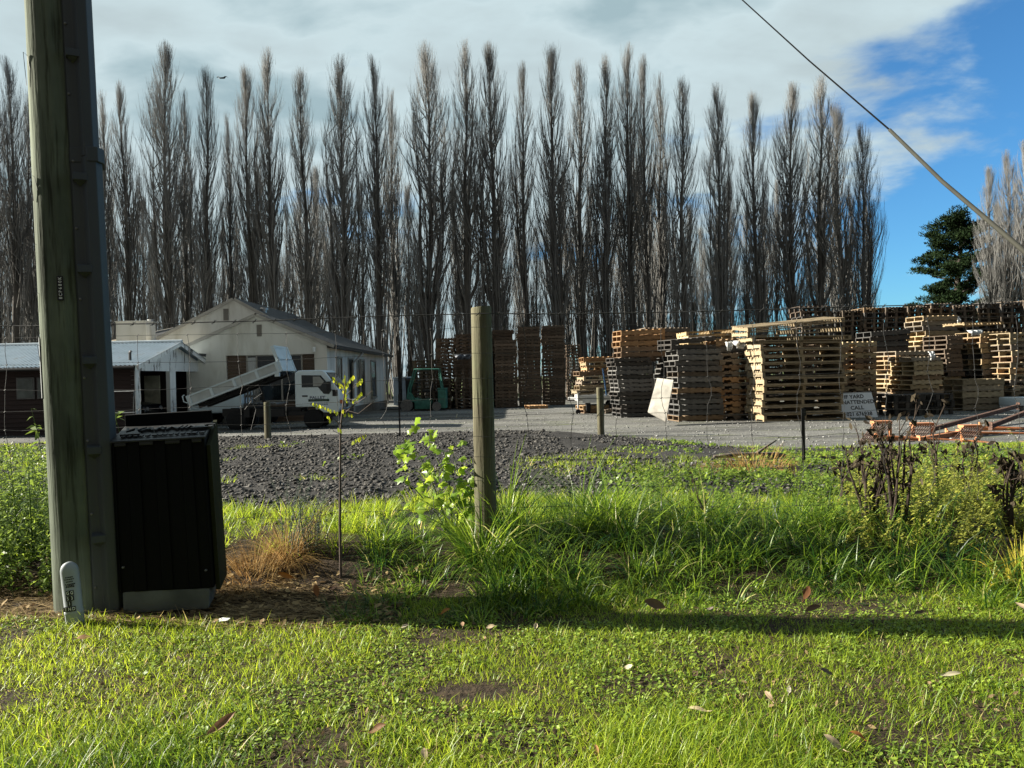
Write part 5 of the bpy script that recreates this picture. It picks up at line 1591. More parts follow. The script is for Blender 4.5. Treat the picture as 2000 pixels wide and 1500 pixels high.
MAT_POST = postwood()
MAT_WIRE = M('fence_wire', (.05, .05, .05), .65, .3, 20, metal=.2, spec=.25)
def round_post(name, r0, r1, z0, z1, parent=None, seed=0):
    m = MB(); n = 28; zs = list(np.linspace(z0, z1 - .008, 26)) + [z1]; vs = []; fs = []
    for i, z in enumerate(zs):
        f = (z - z0) / (z1 - z0)
        for k_ in range(n):
            a = 2 * math.pi * k_ / n; r = r0 + (r1 - r0) * f + r0 * (.03 * math.sin(2 * a + z * 1.5 + seed) + .018 * math.sin(5 * a + z * .7 + seed) + .012 * math.sin(11 * a))
            if i == len(zs) - 1: r *= .93
            vs.append((r * math.cos(a), r * math.sin(a), z + (.006 * math.sin(a + seed) if i >= len(zs) - 2 else 0)))
    for i in range(len(zs) - 1):
        for k_ in range(n): fs.append((i * n + k_, i * n + (k_ + 1) % n, (i + 1) * n + (k_ + 1) % n, (i + 1) * n + k_))
    fs.append(tuple((len(zs) - 1) * n + k_ for k_ in range(n)))
    m.add(vs, fs)
    return m
FYY = 5.0
fp = P(948, 1040, FYY)
fence = thing('wire_fence', 'sagging wire netting fence with barbed top strand and one big round timber post', 'fence', (0, FYY, 0))
ztp = P(940, 599, FYY).z
pm = round_post('post', .071, .068, .2, ztp, None, 1)
po = pm.build('post', MAT_POST, fence, smooth=True); po.location = (fp.x + .004, 0, 0)
wz = {py: P(940, py, FYY + .08).z for py in (618, 643, 692, 740, 776, 809, 850, 890, 936, 980)}
st_ = MB()
for py, z in wz.items():
    c = Vector((fp.x + .004 + random.uniform(-.01, .02), -.071, z - .0)); st_.beam(c + Vector((-.002, -.002, -.012)), c + Vector((.006, -.003, .012)), .005, .005)
st_.build('staple', MAT_GALV, po)
XA, XB = -5.2, 5.6
yw = -.078
def wire_pts(z, x0, x1, step, amp, sag, seed, y=yw):
    r = random.Random(seed); n = int((x1 - x0) / step); out = []
    for i in range(n + 1):
        x = x0 + (x1 - x0) * i / n; d = math.hypot(x - fp.x, 0)
        out.append((x, y + r.uniform(-amp, amp), z - sag * math.sin(min(1, d / 4.2) * math.pi) + r.uniform(-amp, amp) + .004 * math.sin(x * 2 + seed)))
    return out
bw = MB()
for py in (618,):
    pts = wire_pts(wz[py], XA, XB, .3, .003, .01, 3); bw.tube(pts, .0018, 5); bw.tube([(p[0], p[1] + .003 * math.sin(p[0] * 30), p[2] + .003) for p in pts], .0018, 4)
    x = XA + .05
    while x < XB:
        z = np.interp(x, [p[0] for p in pts], [p[2] for p in pts])
        for s in (-1, 1):
            bw.tube([(x - .012, yw - .012 * s, z - .012), (x, yw, z), (x + .012, yw + .012 * s, z + .014)], .0016, 4)
        bw.tube([(x - .006, yw, z), (x + .006, yw, z)], .005, 5); x += .13
bw.build('barbed_wire', MAT_WIRE, fence)
nw = MB(); zl = [wz[k_] for k_ in (643, 692, 740, 776, 809, 850, 890, 936, 980)]
wires = []
for i, z in enumerate(zl):
    pts = wire_pts(z, XA, XB, .29, .004 + .002 * i, .006 * i + .004, 20 + i); wires.append(pts); nw.tube(pts, .0013, 5)
stays = [14, 95, 180, 272, 369, 467, 562, 657, 750, 843, 1024, 1110, 1200, 1293, 1378, 1470, 1556, 1642, 1728, 1812, 1900, 1985, 2070]
rs = random.Random(9)
for px_ in stays:
    pts = []
    for i, z in enumerate(zl[:]):
        x = (px_ - 1000 + (2 if i else 0)) / FPX * (FYY + yw) + rs.uniform(-.028, .028) * min(i, 3) / 3
        zi = np.interp(x, [p[0] for p in wires[i]], [p[2] for p in wires[i]])
        if pts:
            a = pts[-1]; pts.append(((a[0] + x) / 2 + rs.uniform(-.012, .012), yw - .006 + rs.uniform(-.008, .008), (a[2] + zi) / 2))
        pts.append((x, yw - .003, zi))
        nw.tube([(x - .006, yw - .002, zi - .004), (x + .006, yw - .004, zi + .004)], .0026, 5)
    nw.tube(pts, .0016, 5)
nw.build('netting', MAT_WIRE, fence)
# loose wire ends curling beside the netting
cw = MB()
for pp in ([(478, 790), (484, 758), (505, 752), (512, 768), (492, 782), (478, 800)], [(483, 758), (490, 780), (500, 800), (490, 840)], [(1165, 815), (1182, 792), (1195, 783), (1210, 770)]):
    cw.tube([tuple(P(a, b_, FYY + yw - .03) - Vector((0, FYY, 0))) for a, b_ in pp], .002, 5)
cw.build('loose_wire', MAT_WIRE, fence)

# ------------------------------------------------------------------ posts along the far edge of the soil, guy wire, bird
def far_post(lab, px, pt, pbm, Y, r, metal=False):
    b0 = P(px, pbm, Y); h = P(px, pt, Y).z
    t = thing('steel_stake' if metal else 'timber_post', lab, 'stake' if metal else 'post', (b0.x, Y, 0))
    zb_ = min(b0.z, G(b0.x, Y)) - .15
    if metal:
        m = MB(); m.box(-r, r, -.004, .004, zb_, h); m.box(-.004, .004, .0045, r * 1.3, zb_, h); m.build('stem', MAT_BLKMETAL, t)
        m = MB(); m.box(-r * 1.1, r * 1.6, -.016, -.0045, h - .10, h - .02); m.build('wire_clip', MAT_BLKMETAL, t)
    else:
        round_post('post', r * 1.02, r, zb_, h, None, px).build('shaft', MAT_POST, t, smooth=True)
        m = MB()
        for z in (h - .25, h - .6): m.tube([(-r - .004, -.004, z), (-r * .7, -r * .75, z + .002), (0, -r - .006, z), (r * .7, -r * .75, z - .002), (r + .004, -.004, z)], .004, 5)
        m.build('wire_loop', MAT_WIRE, t)
far_post('short round timber post standing on the soil bank in front of the loaded trailer', 1174, 757, 852, 21.0, .095)
far_post('short round timber post in front of the truck chassis', 523, 785, 842, 20.6, .085)
far_post('black steel stake in the grass in front of the big pale slatted stack', 1570, 797, 908, 10.0, .022, True)
far_post('thin black steel stake in front of the forklift', 781, 770, 845, 20.5, .022, True)
guy = thing('stay_wire', 'slanting steel stay wire with a thick pale sleeve crossing the sky', 'stay wire')
g1, g2 = P(1738, 254, 6.7), P(2000, 490, 4.3); gd_ = (g2 - g1)
m_ = MB(); up_ = P(1450, 0, 9.8)
m_.tube([g1 + (up_ - g1) * 3.2, up_, g1 + (up_ - g1) * .45 + Vector((0, 0, -.02)), g1], .0075, 8); m_.build('wire', M('black_cable', (.004, .004, .004), .9, .2, 8, spec=.05), guy, smooth=True)
m_ = MB(); pts_ = [g1, g1 + gd_ * .5 + Vector((0, 0, -.03)), g1 + gd_, g1 + gd_ * 2.36]; m_.tube(pts_, .0145, 12); m_.build('sleeve', M('sleeve_plastic', (.018, .018, .011), .8, .3, 6, (1, 1, .2)), guy, smooth=True)
bp = P(433, 153, 45); bird = MB(); bx_, by_, bz_ = bp
bird.tube([(bx_ - .18, by_, bz_), (bx_ - .05, by_, bz_ + .02), (bx_ + .12, by_, bz_ + .02), (bx_ + .2, by_, bz_)], [.01, .045, .05, .015], 8)
for s in (-1, 1):
    x = bx_ - .05 if s < 0 else bx_ + .1
    bird.hexa([(x - .06, by_ - .02, bz_ + .02), (x + .06, by_ + .05, bz_ + .02), (x + .0 + s * .15, by_ + .06, bz_ + .11), (x - .05 + s * .15, by_ - .02, bz_ + .11), (x - .06, by_ - .02, bz_ + .03), (x + .06, by_ + .05, bz_ + .03), (x + s * .15, by_ + .06, bz_ + .12), (x - .05 + s * .15, by_ - .02, bz_ + .12)])
    x2 = x + s * .15
    bird.hexa([(x2 - .05, by_ - .02, bz_ + .11), (x2 + .03, by_ + .05, bz_ + .11), (x2 + s * .12, by_ + .06, bz_ + .05), (x2 + s * .10, by_ + .02, bz_ + .05), (x2 - .05, by_ - .02, bz_ + .12), (x2 + .03, by_ + .05, bz_ + .12), (x2 + s * .12, by_ + .06, bz_ + .056), (x2 + s * .10, by_ + .02, bz_ + .056)])
tag(bird.build('bird', MAT_BLKMETAL, smooth='full'), 'dark bird flying with raised wings high over the house', 'bird')
# ------------------------------------------------------------------ grass, weeds, litter
MAT_LAWN = leaf_mat('lawn_blades', (.065, .14, .010), (.33, .43, .030), .5, .42, spec=.35, straw=(.50, .42, .16))
MAT_LONG = leaf_mat('long_grass_blades', (.012, .055, .008), (.24, .37, .03), .45, .4, spec=.4, straw=(.46, .44, .16))
MAT_CLOV = leaf_mat('small_lawn_leaves', (.08, .15, .016), (.28, .38, .05), .4, .5, spec=.35)
MAT_STRAW = leaf_mat('dead_straw', (.10, .065, .03), (.34, .25, .12), .15, .8, spec=.15)
MAT_DRYG = leaf_mat('dry_grass', (.20, .115, .035), (.42, .29, .10), .35, .7, spec=.2)
MAT_YGRASS = leaf_mat('yellow_grass', (.30, .28, .03), (.55, .47, .06), .45, .5, spec=.25)
MAT_WEED = leaf_mat('weed_leaves', (.045, .09, .015), (.19, .28, .04), .45, .4, spec=.4)
MAT_YWEED = leaf_mat('yellowed_weed_leaves', (.08, .11, .025), (.42, .44, .08), .45, .5, spec=.3)
MAT_DEAD = leaf_mat('dead_weed', (.018, .014, .010), (.06, .048, .03), .1, .85, spec=.1)


def blades(P0, L, Wd, az, lean, curl, seg, r):
    n = len(P0)
    pts = [P0]; th = lean.copy(); ca, sa = np.cos(az), np.sin(az)
    for k in range(seg):
        th = np.minimum(th + curl / seg, 2.5)
        pts.append(pts[-1] + (L / seg)[:, None] * np.stack([np.sin(th) * ca, np.sin(th) * sa, np.cos(th)], -1))
    ta = az + np.pi / 2 + r.normal(0, .5, n)
    side = np.stack([np.cos(ta), np.sin(ta), r.normal(0, .15, n)], -1)
    V = np.empty((n, seg + 1, 2, 3))
    for k in range(seg + 1):
        w = Wd * (1 - (k / seg) ** 1.6 * .92) * .5
        V[:, k, 0] = pts[k] - side * w[:, None]; V[:, k, 1] = pts[k] + side * w[:, None]
    idx = np.arange(n * (seg + 1) * 2).reshape(n, seg + 1, 2)
    F = np.stack([idx[:, :-1, 0], idx[:, :-1, 1], idx[:, 1:, 1], idx[:, 1:, 0]], -1).reshape(-1, 4)
    return V.reshape(-1, 3), F, (seg + 1) * 2


def grass(name, xy, L, Wd, mat, lean=(.05, .5), curl=(.2, 1.2), seg=2, tint=None, az=None, seed=1, zoff=0.0, parent=None, origin=None):
    r = np.random.default_rng(seed); n = len(xy)
    z = gz_soil(xy[:, 0], xy[:, 1]) - .006 + zoff
    P0 = np.stack([xy[:, 0], xy[:, 1], z], -1)
    if origin is not None: P0 = P0 - np.array(origin)
    if az is None: az = r.random(n) * 6.283
    V, F, k = blades(P0, L, Wd, az, r.uniform(*lean, n), r.uniform(*curl, n), seg, r)
    if tint is None: tint = r.random(n)
    tint = np.where(r.random(n) < .035, 1.0, np.clip(tint, 0, .93))
    return link(name, np_mesh(name, V, F, mat, attr=np.repeat(tint, k), smooth=True), parent)


rg = np.random.default_rng(31)
def shore(x):      # where the mown verge ends and the long growth or the bare dirt begins
    return 4.02 + .10 * np.sin(x * 1.7) + .12 * (fbm(x * 1.3 + 9, x * .2) - .5) + np.where(x > .2, .12, 0)


# mown verge
n = 285000
y = 1.75 + 2.7 * rg.random(n) ** .9
x = (rg.random(n) * 2 - 1) * (y * .72 + 1.3)
pat = fbm(x * 2.3 + 3, y * 2.3 + 8, 3); pat2 = fbm(x * .9 + 30, y * .9, 2)
bare = np.clip(1 - np.hypot((x + .19) / .34, (y - 3.02) / .16), 0, 1) + .6 * np.clip(1 - np.hypot((x - .85) / .3, (y - 3.35) / .2), 0, 1)
keep = (y < shore(x) + np.where(x > -.6, .3, 0)) & (rg.random(n) < np.clip((pat - .24 - np.interp(y, [2.6, 2.9, 3.6, 3.9], [0, .04, .04, 0])) * 4.6, .26, 1)) & (bare * 1.6 < rg.random(n))
x, y, pat, pat2 = x[keep], y[keep], pat[keep], pat2[keep]
L = (.022 + .050 * rg.random(len(x)) ** 1.8) * (.55 + .9 * pat) * np.where(rg.random(len(x)) < .05, 1.8, 1) * np.interp(y, [1.8, 2.5, 2.85, 3.0, 3.6, 4.1], [1.7, 1.45, .9, .75, .75, 1.0])
tn = rg.normal(.52, .30, len(x)) + (pat2 - .5) * 1.1 - np.interp(y, [2.1, 2.8], [.2, 0])
lawn = grass('grass', np.stack([x, y], -1), L, .0022 + .0026 * rg.random(len(x)), MAT_LAWN, (.05, .75), (.1, 1.4), 2, tn, seed=5)
tag(lawn, 'short sunlit grass of the mown road verge', 'grass', kind='stuff')


def leaflets(name, ctr, size, mat, seed, up=.7, tint=None, long=1.3, parent=None):
    r = np.random.default_rng(seed); n = len(ctr)
    nn = np.stack([r.normal(0, 1 - up, n), r.normal(0, 1 - up, n), np.full(n, up)], -1); nn /= np.linalg.norm(nn, axis=1, keepdims=True)
    a = np.cross(nn, r.normal(0, 1, (n, 3))); a /= np.linalg.norm(a, axis=1, keepdims=True) + 1e-9
    b = np.cross(nn, a)
    s = size[:, None]
    V = np.stack([ctr - a * s * long * .5, ctr + b * s * .45 - a * s * .1 + nn * s * .12, ctr + b * s * .28 + a * s * .35 * long, ctr + a * s * long * .55, ctr - b * s * .28 + a * s * .35 * long, ctr - b * s * .45 - a * s * .1 + nn * s * .12], 1)
    F = np.arange(n * 6).reshape(n, 6); F4 = np.concatenate([F[:, [0, 1, 2, 3]], F[:, [0, 3, 4, 5]]])
    if tint is None: tint = r.random(n)
    return link(name, np_mesh(name, V.reshape(-1, 3), F4, mat, attr=np.repeat(tint, 6)), parent)


n = 72000
y = 1.75 + 2.5 * rg.random(n); x = (rg.random(n) * 2 - 1) * (y * .72 + 1.2)
k = (fbm(x * 3 + 70, y * 3, 2) > .50) & (y < shore(x) - .02); x, y = x[k], y[k]
bare = np.clip(1 - np.hypot((x + .19) / .34, (y - 3.02) / .16), 0, 1); k = bare * 2.2 < rg.random(len(x)); x, y = x[k], y[k]
c = np.stack([x, y, gz_soil(x, y) + .004 + .02 * rg.random(len(x))], -1)
tag(leaflets('clover', c, .006 + .010 * rg.random(len(x)), MAT_CLOV, 8), 'small round leaves growing through the mown verge', 'clover', kind='stuff')

n = 9000
y = 1.9 + 2.3 * rg.random(n); x = (rg.random(n) * 2 - 1) * (y * .72 + .5)
k = (fbm(x * 2.1 + 170, y * 2.1, 2) > .44) & (y < shore(x)); x, y = x[k], y[k]
c = np.stack([x, y, gz_soil(x, y) + .004 + .014 * rg.random(len(x))], -1)
tag(leaflets('dead_thatch', c, .005 + .011 * rg.random(len(x)) ** 2, leaf_mat('brown_thatch', (.05, .035, .02), (.20, .14, .075), .15, .8, spec=.15), 19, up=.6, long=1.9), 'dry brown thatch and leaf crumbs between the lawn blades', 'litter', kind='stuff')

# long drooping grass along the fence
def tufts(xc, yc, per, L0, L1, spread, r):
    xs, ys, Ls, tn, az = [], [], [], [], []
    for a, b, l in zip(xc, yc, r.uniform(.65, 1.15, len(xc))):
        m = max(4, int(per * r.uniform(.6, 1.3)))
        an = r.random(m) * 6.283; rad = spread * np.sqrt(r.random(m))
        xs.append(a + rad * np.cos(an)); ys.append(b + rad * np.sin(an)); Ls.append(l * r.uniform(L0, L1, m)); tn.append(np.clip(r.normal(.31, .30, m) + r.normal(0, .18), 0, 1)); az.append(an + r.normal(0, .6, m))
    return np.stack([np.concatenate(xs), np.concatenate(ys)], -1), np.concatenate(Ls), np.concatenate(tn), np.concatenate(az)


n = 820
xc = rg.uniform(-.95, 6.6, n); yc = shore(xc) - .12 + 2.0 * rg.random(n) ** 1.15
hk = (.35 + 1.25 * np.clip((fbm(xc * 1.9 + 7, yc * 1.9 + 3, 2) - .25) * 1.8, 0, 1)) * np.interp(xc, [-1, -.5, .2, .6, 2, 3.2, 6], [.75, 1.0, 1.05, .85, .95, .8, .75]) * np.interp(yc - shore(xc), [-.12, .1, .3, .8, 1.9], [.3, .5, .85, 1.0, .7])
k = rg.random(n) < np.where(xc > 2.3, np.where(yc > 4.75, .28, 1), 1); xc, yc, hk = xc[k], yc[k], hk[k]
r2 = np.random.default_rng(41)
xs, Ls, tn, az = [], [], [], []
for a, b, h in zip(xc, yc, hk):
    q, l, t_, z_ = tufts([a], [b], 54, .14 * h, .50 * h, .085, r2); xs.append(q); Ls.append(l); tn.append(t_); az.append(z_)
xy = np.concatenate(xs); Ls = np.concatenate(Ls); tn = np.concatenate(tn); az = np.concatenate(az)
lg = grass('long_grass', xy, Ls, .0045 + .0045 * rg.random(len(xy)), MAT_LONG, (.02, .75), (.4, 2.9), 4, tn, az, seed=6)
tag(lg, 'long lush drooping grass along the foot of the wire fence', 'grass', kind='stuff')

# shorter grass behind the fence to the left and over the soil
n = 1500
xc = rg.uniform(-3.4, 2.5, n); yc = np.where(xc < -.9, 4.9, 5.25) + 1.5 * rg.random(n) ** 1.2
k = rg.random(n) < np.where((xc > -1.5) & (yc < 5.3) & (xc < -.9), .3, .9); k = k & (rg.random(n) < np.clip((fbm(xc * 1.6 + 80, yc * 1.6, 2) - .3) * 3.2, .06, 1)); xc, yc = xc[k], yc[k]
xy1, L1, t1, a1 = tufts(xc, yc, 34, .06, .19, .07, r2)
m = 2600
yc = 6.2 + 15.5 * rg.random(m) ** .8; xc = (rg.random(m) * 2 - 1) * (yc * .72)
dens = fbm(xc * .55 + 12, yc * .55 + 4, 3) + np.interp(xc / yc, [-.7, -.62, -.55, -.02, .12, .3, .7], [.25, .2, -.19, -.17, -.02, .18, .3])
k = (dens > .60) & (yc < edge_y(xc) + .9); xc, yc = xc[k], yc[k]
xy2, L2, t2, a2 = tufts(xc, yc, 26, .05, .15, .16, r2)
xy = np.concatenate([xy1, xy2]); Ls = np.concatenate([L1, L2]); tn = np.concatenate([t1, t2]); az = np.concatenate([a1, a2])
tn = tn + .25
g2_ = grass('meadow_grass', xy, Ls, .004 + .003 * rg.random(len(xy)) + .0006 * np.clip(xy[:, 1] - 6, 0, 12), MAT_LAWN, (.02, .6), (.2, 1.6), 2, tn, az, seed=7)
tag(g2_, 'patchy green grass growing over the soil behind the fence', 'grass', kind='stuff')
# low creeping weeds on the soil to the right
m = 30000
yc = 5.6 + 13 * rg.random(m) ** 1.2; xc = (rg.random(m) * 2 - 1) * (yc * .72)
dens = fbm(xc * .8 + 52, yc * .8 + 4, 3) + np.interp(xc / yc, [-.7, -.6, -.5, .05, .2, .35, .7], [.2, .1, -.2, -.17, .0, .16, .3])
k = (dens > .64) & (yc < edge_y(xc) + .2); xc, yc = xc[k], yc[k]
c = np.stack([xc, yc, gz_soil(xc, yc) + .01 + .07 * rg.random(len(xc))], -1)
tag(leaflets('ground_weeds', c, (.018 + .03 * rg.random(len(xc))) * (.6 + .05 * yc), MAT_WEED, 12, up=.55), 'low leafy weeds creeping over the dark soil', 'weeds', kind='stuff')


def leafy_mass(name, base, H, per, lsize, mat, seed, spread=.5, taper=.5, lw=.28, lean=.18, parent=None, stem=.003, lowest=.08):
    """stems with lance shaped leaves, all in one mesh"""
    r = np.random.default_rng(seed); n = len(base)
    d = np.stack([r.normal(0, lean, n), r.normal(0, lean, n), np.ones(n)], -1); d /= np.linalg.norm(d, axis=1, keepdims=True)
    t = np.array([0, .35, .7, 1.0]); bend = r.normal(0, .06, (n, 2))
    Pt = base[:, None, :] + d[:, None, :] * (H[:, None] * t)[..., None]
    Pt[..., 0] += bend[:, :1] * (t ** 2)[None] * H[:, None] * 2; Pt[..., 1] += bend[:, 1:] * (t ** 2)[None] * H[:, None] * 2
    V1, F1 = tubes_np(Pt, np.repeat(stem * (1 - .8 * t)[None], n, 0) * (H[:, None] / H.mean()) ** .5, 4)
    q = lowest + (1 - lowest) * r.random((n, per)); seg = np.minimum((q * 3).astype(int), 2)
    tt = np.array([0, .35, .7, 1.0]); f = (q - tt[seg]) / (tt[seg + 1] - tt[seg]); f = np.clip(f, 0, 1)
    i = np.arange(n)[:, None].repeat(per, 1)
    c = (Pt[i, seg] * (1 - f[..., None]) + Pt[i, seg + 1] * f[..., None]).reshape(-1, 3)
    m = len(c); az = r.random(m) * 6.283; el = r.uniform(-.5, .9, m)
    ls = lsize * r.uniform(.5, 1.2, m) * (1 - taper * q.ravel())
    a = np.stack([np.cos(az) * np.cos(el), np.sin(az) * np.cos(el), np.sin(el)], -1)
    b = np.stack([-np.sin(az), np.cos(az), r.normal(0, .4, m)], -1)
    up = np.cross(a, b)
    s = ls[:, None]
    V2 = np.stack([c, c + a * s * .4 + b * s * lw * .5 + up * s * .06, c + a * s + np.array([0, 0, -1]) * s * .25, c + a * s * .4 - b * s * lw * .5 + up * s * .06], 1).reshape(-1, 3)
    F2 = np.arange(m * 4).reshape(-1, 4) + len(V1)
    tint = np.concatenate([np.full(len(V1), .05) + .2 * np.repeat(r.random(n), len(V1) // n), np.repeat(np.clip(r.normal(.55, .25, m), 0, 1), 4)])
    return link(name, np_mesh(name, np.concatenate([V1, V2]), np.concatenate([F1, F2]), mat, attr=tint), parent)


def bases(x, y): return np.stack([x, y, gz_soil(x, y) - .01], -1)


# dense weeds left of the pole
n = 330
yc = rg.uniform(4.45, 6.6, n); xc = -yc * rg.uniform(.585, .75, n)
tag(leafy_mass('weeds', bases(xc, yc), rg.uniform(.2, .62, n), 30, .075, MAT_WEED, 14, lean=.2), 'dense leafy weeds left of the utility pole', 'weeds', kind='stuff')
for i, (px, pt, Y, lab) in enumerate([(34, 868, 4.75, 'tall narrow leaved weed left of the utility pole, its stem nearly straight'), (60, 880, 4.9, 'tall narrow leaved weed close to the utility pole, leaning right'),
                                      (12, 905, 4.8, 'narrow leaved weed at the left edge of the photo'), (78, 797, 8.0, 'slender weed with pale hanging leaves in front of the shed wall'), (246, 786, 8.2, 'slender weed with drooping tip leaves above the black cabinet')]):
    q = P(px, pt, Y); z0 = G(q.x, Y); h = max(.25, q.z - z0)
    t = thing('tall_weed', lab, 'weed', (q.x, Y, z0), group='tall weeds by the utility pole')
    leafy_mass('leafy_stem', np.array([[0, 0, 0.0]]), np.array([h]), 34 if Y < 6 else 16, .11 if Y < 6 else .2, MAT_WEED, 60 + i, lean=.05, parent=t, stem=.006, lowest=.15 if Y < 6 else .6)

# yellowing weeds on the right
n = 640
yc = rg.uniform(4.7, 7.4, n); xc = yc * rg.uniform(.43, .84, n)
tag(leafy_mass('yellowed_weeds', bases(xc, yc), rg.uniform(.12, .46, n) * np.interp(yc, [4.7, 5.4], [.55, 1]) * (.45 + 1.1 * fbm(xc * 2.2, yc * 2.2 + 40, 2)), 34, .05, MAT_YWEED, 15, lean=.3, lw=.4), 'yellowing tangled weeds around the right end of the fence', 'weeds', kind='stuff')
n = 420
yc = rg.uniform(5.0, 8.5, n); xc = yc * rg.uniform(.16, .74, n)
tag(leafy_mass('green_weeds', bases(xc, yc), rg.uniform(.08, .30, n), 24, .06, MAT_WEED, 16, lean=.35, lw=.55), 'low broad leaved green weeds behind the right half of the fence', 'weeds', kind='stuff')

# litter and straw on the bare dirt
n = 4200
xc = rg.uniform(-3.6, -.75, n); yc = shore(xc) - .06 + .62 * rg.random(n) ** 1.1
L = rg.uniform(.05, .32, n)
tag(grass('straw_litter', np.stack([xc, yc], -1), L, .003 + .003 * rg.random(n), MAT_STRAW, (1.35, 1.62), (-.1, .25), 2, az=rg.normal(0, .5, n) + np.where(rg.random(n) < .5, 0, np.pi), seed=9, zoff=.012), 'dead straw and stalks littering the dirt under the cabinet', 'straw', kind='stuff')
n = 1500
xc = rg.uniform(-3.6, -.6, n); yc = shore(xc) - .05 + .8 * rg.random(n)
c = np.stack([xc, yc, gz_soil(xc, yc) + .012 + .015 * rg.random(n)], -1)
tag(leaflets('leaf_litter', c, .012 + .03 * rg.random(n) ** 2, MAT_STRAW, 17, up=.75), 'small broken dead leaves on the dirt beside the cabinet', 'litter', kind='stuff')


def clump(name, lab, cat, px, py, Y, n, L0, L1, spread, mat, seed, w=.005, lean=(.05, 1.0), curl=(.2, 2.4)):
    q = P(px, py, Y); r = np.random.default_rng(seed); z0 = G(q.x, Y)
    an = r.random(n) * 6.283; rad = spread * np.sqrt(r.random(n))
    xy = np.stack([q.x + rad * np.cos(an), Y + rad * np.sin(an) * .7], -1)
    t = thing(name, lab, cat, (q.x, Y, z0))
    grass('leaf_blades', xy, r.uniform(L0, L1, n), w * r.uniform(.7, 1.3, n), mat, lean, curl, 4, None, an + r.normal(0, .5, n), seed, parent=t, origin=(q.x, Y, z0))
    return t
clump('dry_grass_clump', 'straw coloured dry grass clump drooping beside the black cabinet', 'grass clump', 490, 1150, 4.62, 480, .10, .32, .22, MAT_DRYG, 71, .0035)
clump('dry_grass_clump', 'ginger dry grass tuft behind the orange curled leaf', 'grass clump', 560, 1090, 4.85, 420, .2, .5, .13, MAT_DRYG, 72, .0035)
clump('yellow_grass_clump', 'bright yellow arching grass clump at the right edge of the photo', 'grass clump', 1990, 1110, 4.35, 130, .22, .46, .12, MAT_YGRASS, 73, .010)
clump('yellow_grass_clump', 'straw yellow dead grass patch on the soil behind the fence, right of centre', 'grass clump', 1470, 935, 9.5, 500, .12, .4, .55, MAT_DRYG, 74, .007)
for px, py, Y, n, s in ((990, 1010, 5.2, 90, 75), (1180, 990, 5.35, 110, 76), (1130, 975, 5.5, 70, 77), (940, 1030, 4.8, 130, 78)):
    clump('tall_grass_clump', {75: 'tall dark arching grass clump hugging the foot of the big round post', 76: 'tallest arching grass clump right of the big round post', 78: 'thick low grass clump covering the very base of the big round post', 77: 'slim arching grass clump between the big round post and the tallest clump'}[s], 'grass clump', px, py + 60, Y, n, .3, .75, .13, MAT_LONG, s, .009, (.02, .4), (.5, 2.0))
# grey green feathery weed
q = P(600, 1090, 4.95); z0 = G(q.x, 4.95)
t = thing('feathery_weed', 'grey green feathery weed with upright shoots left of the sapling', 'weed', (q.x, 4.95, z0))
n = 26; a = rg.random(n) * 6.283; rad = .17 * np.sqrt(rg.random(n))
leafy_mass('shoots', np.stack([rad * np.cos(a), rad * np.sin(a), np.zeros(n)], -1), rg.uniform(.28, .52, n), 120, .03, leaf_mat('grey_green_leaf', (.05, .07, .05), (.13, .16, .12), .2, .6), 81, lean=.12, lw=.16, taper=.3, parent=t)

# ------------------------------------------------------------------ yellow leaved sapling
SYp = 4.62
MAT_SAPB = M('sapling_bark', (.075, .055, .045), .8, .3, 20)
MAT_SAPL = leaf_mat('sapling_leaf', (.30, .38, .03), (.52, .55, .05), .5, .4)
sb0 = P(666, 1122, SYp)
sap = thing('sapling', 'thin bare sapling with rows of small yellow green leaflets in front of the truck', 'sapling', (sb0.x, SYp, G(sb0.x, SYp) - .02))
so_ = Vector(sap.location)
def S(px, py, dy=0): return P(px, py, SYp + dy) - so_
m_ = MB()
main = [S(666, 1135), S(664, 1020), S(665, 900), S(665, 840), S(669, 800), S(673, 765, -.05), S(676, 735, -.08)]
m_.tube(main, [.0085, .008, .0065, .006, .005, .004, .002], 7)
tw = [([(668, 812), (690, 792), (715, 775), (727, 763)], .0035), ([(667, 835), (655, 820), (640, 812), (612, 790)], .003), ([(671, 785), (680, 768), (700, 750)], .003), ([(672, 770), (660, 752), (646, 735)], .0028), ([(665, 868), (690, 858), (715, 848)], .0028),
      ([(673, 770), (672, 748), (673, 725)], .0025), ([(676, 778), (692, 782), (708, 762)], .0025), ([(664, 935), (656, 936), (632, 928)], .002), ([(664, 960), (680, 930), (690, 905)], .002), ([(668, 850), (652, 842), (640, 820)], .002), ([(690, 755), (700, 745), (706, 738)], .002), ([(671, 800), (700, 808), (735, 780)], .0028)]
for i, (pp, r_) in enumerate(tw): m_.tube([S(a, b_, -.03 * k_ + .02 * (i % 3)) for k_, (a, b_) in enumerate(pp)], [r_, r_ * .8, r_ * .5, r_ * .3][:len(pp)], 5)
m_.build('stem', MAT_SAPB, sap, smooth=True)
axes_ = [((612, 786), (658, 803), 9), ((650, 736), (670, 754), 6), ((672, 732), (674, 758), 5), ((690, 733), (676, 748), 5), ((706, 765), (690, 781), 6), ((707, 739), (698, 748), 5), ((690, 860), (713, 848), 6), ((645, 818), (640, 812), 2), ((660, 835), (664, 838), 2), ((672, 760), (676, 782), 4), ((670, 800), (673, 806), 2), ((680, 806), (686, 808), 2)]
V = []; r_ = random.Random(4)
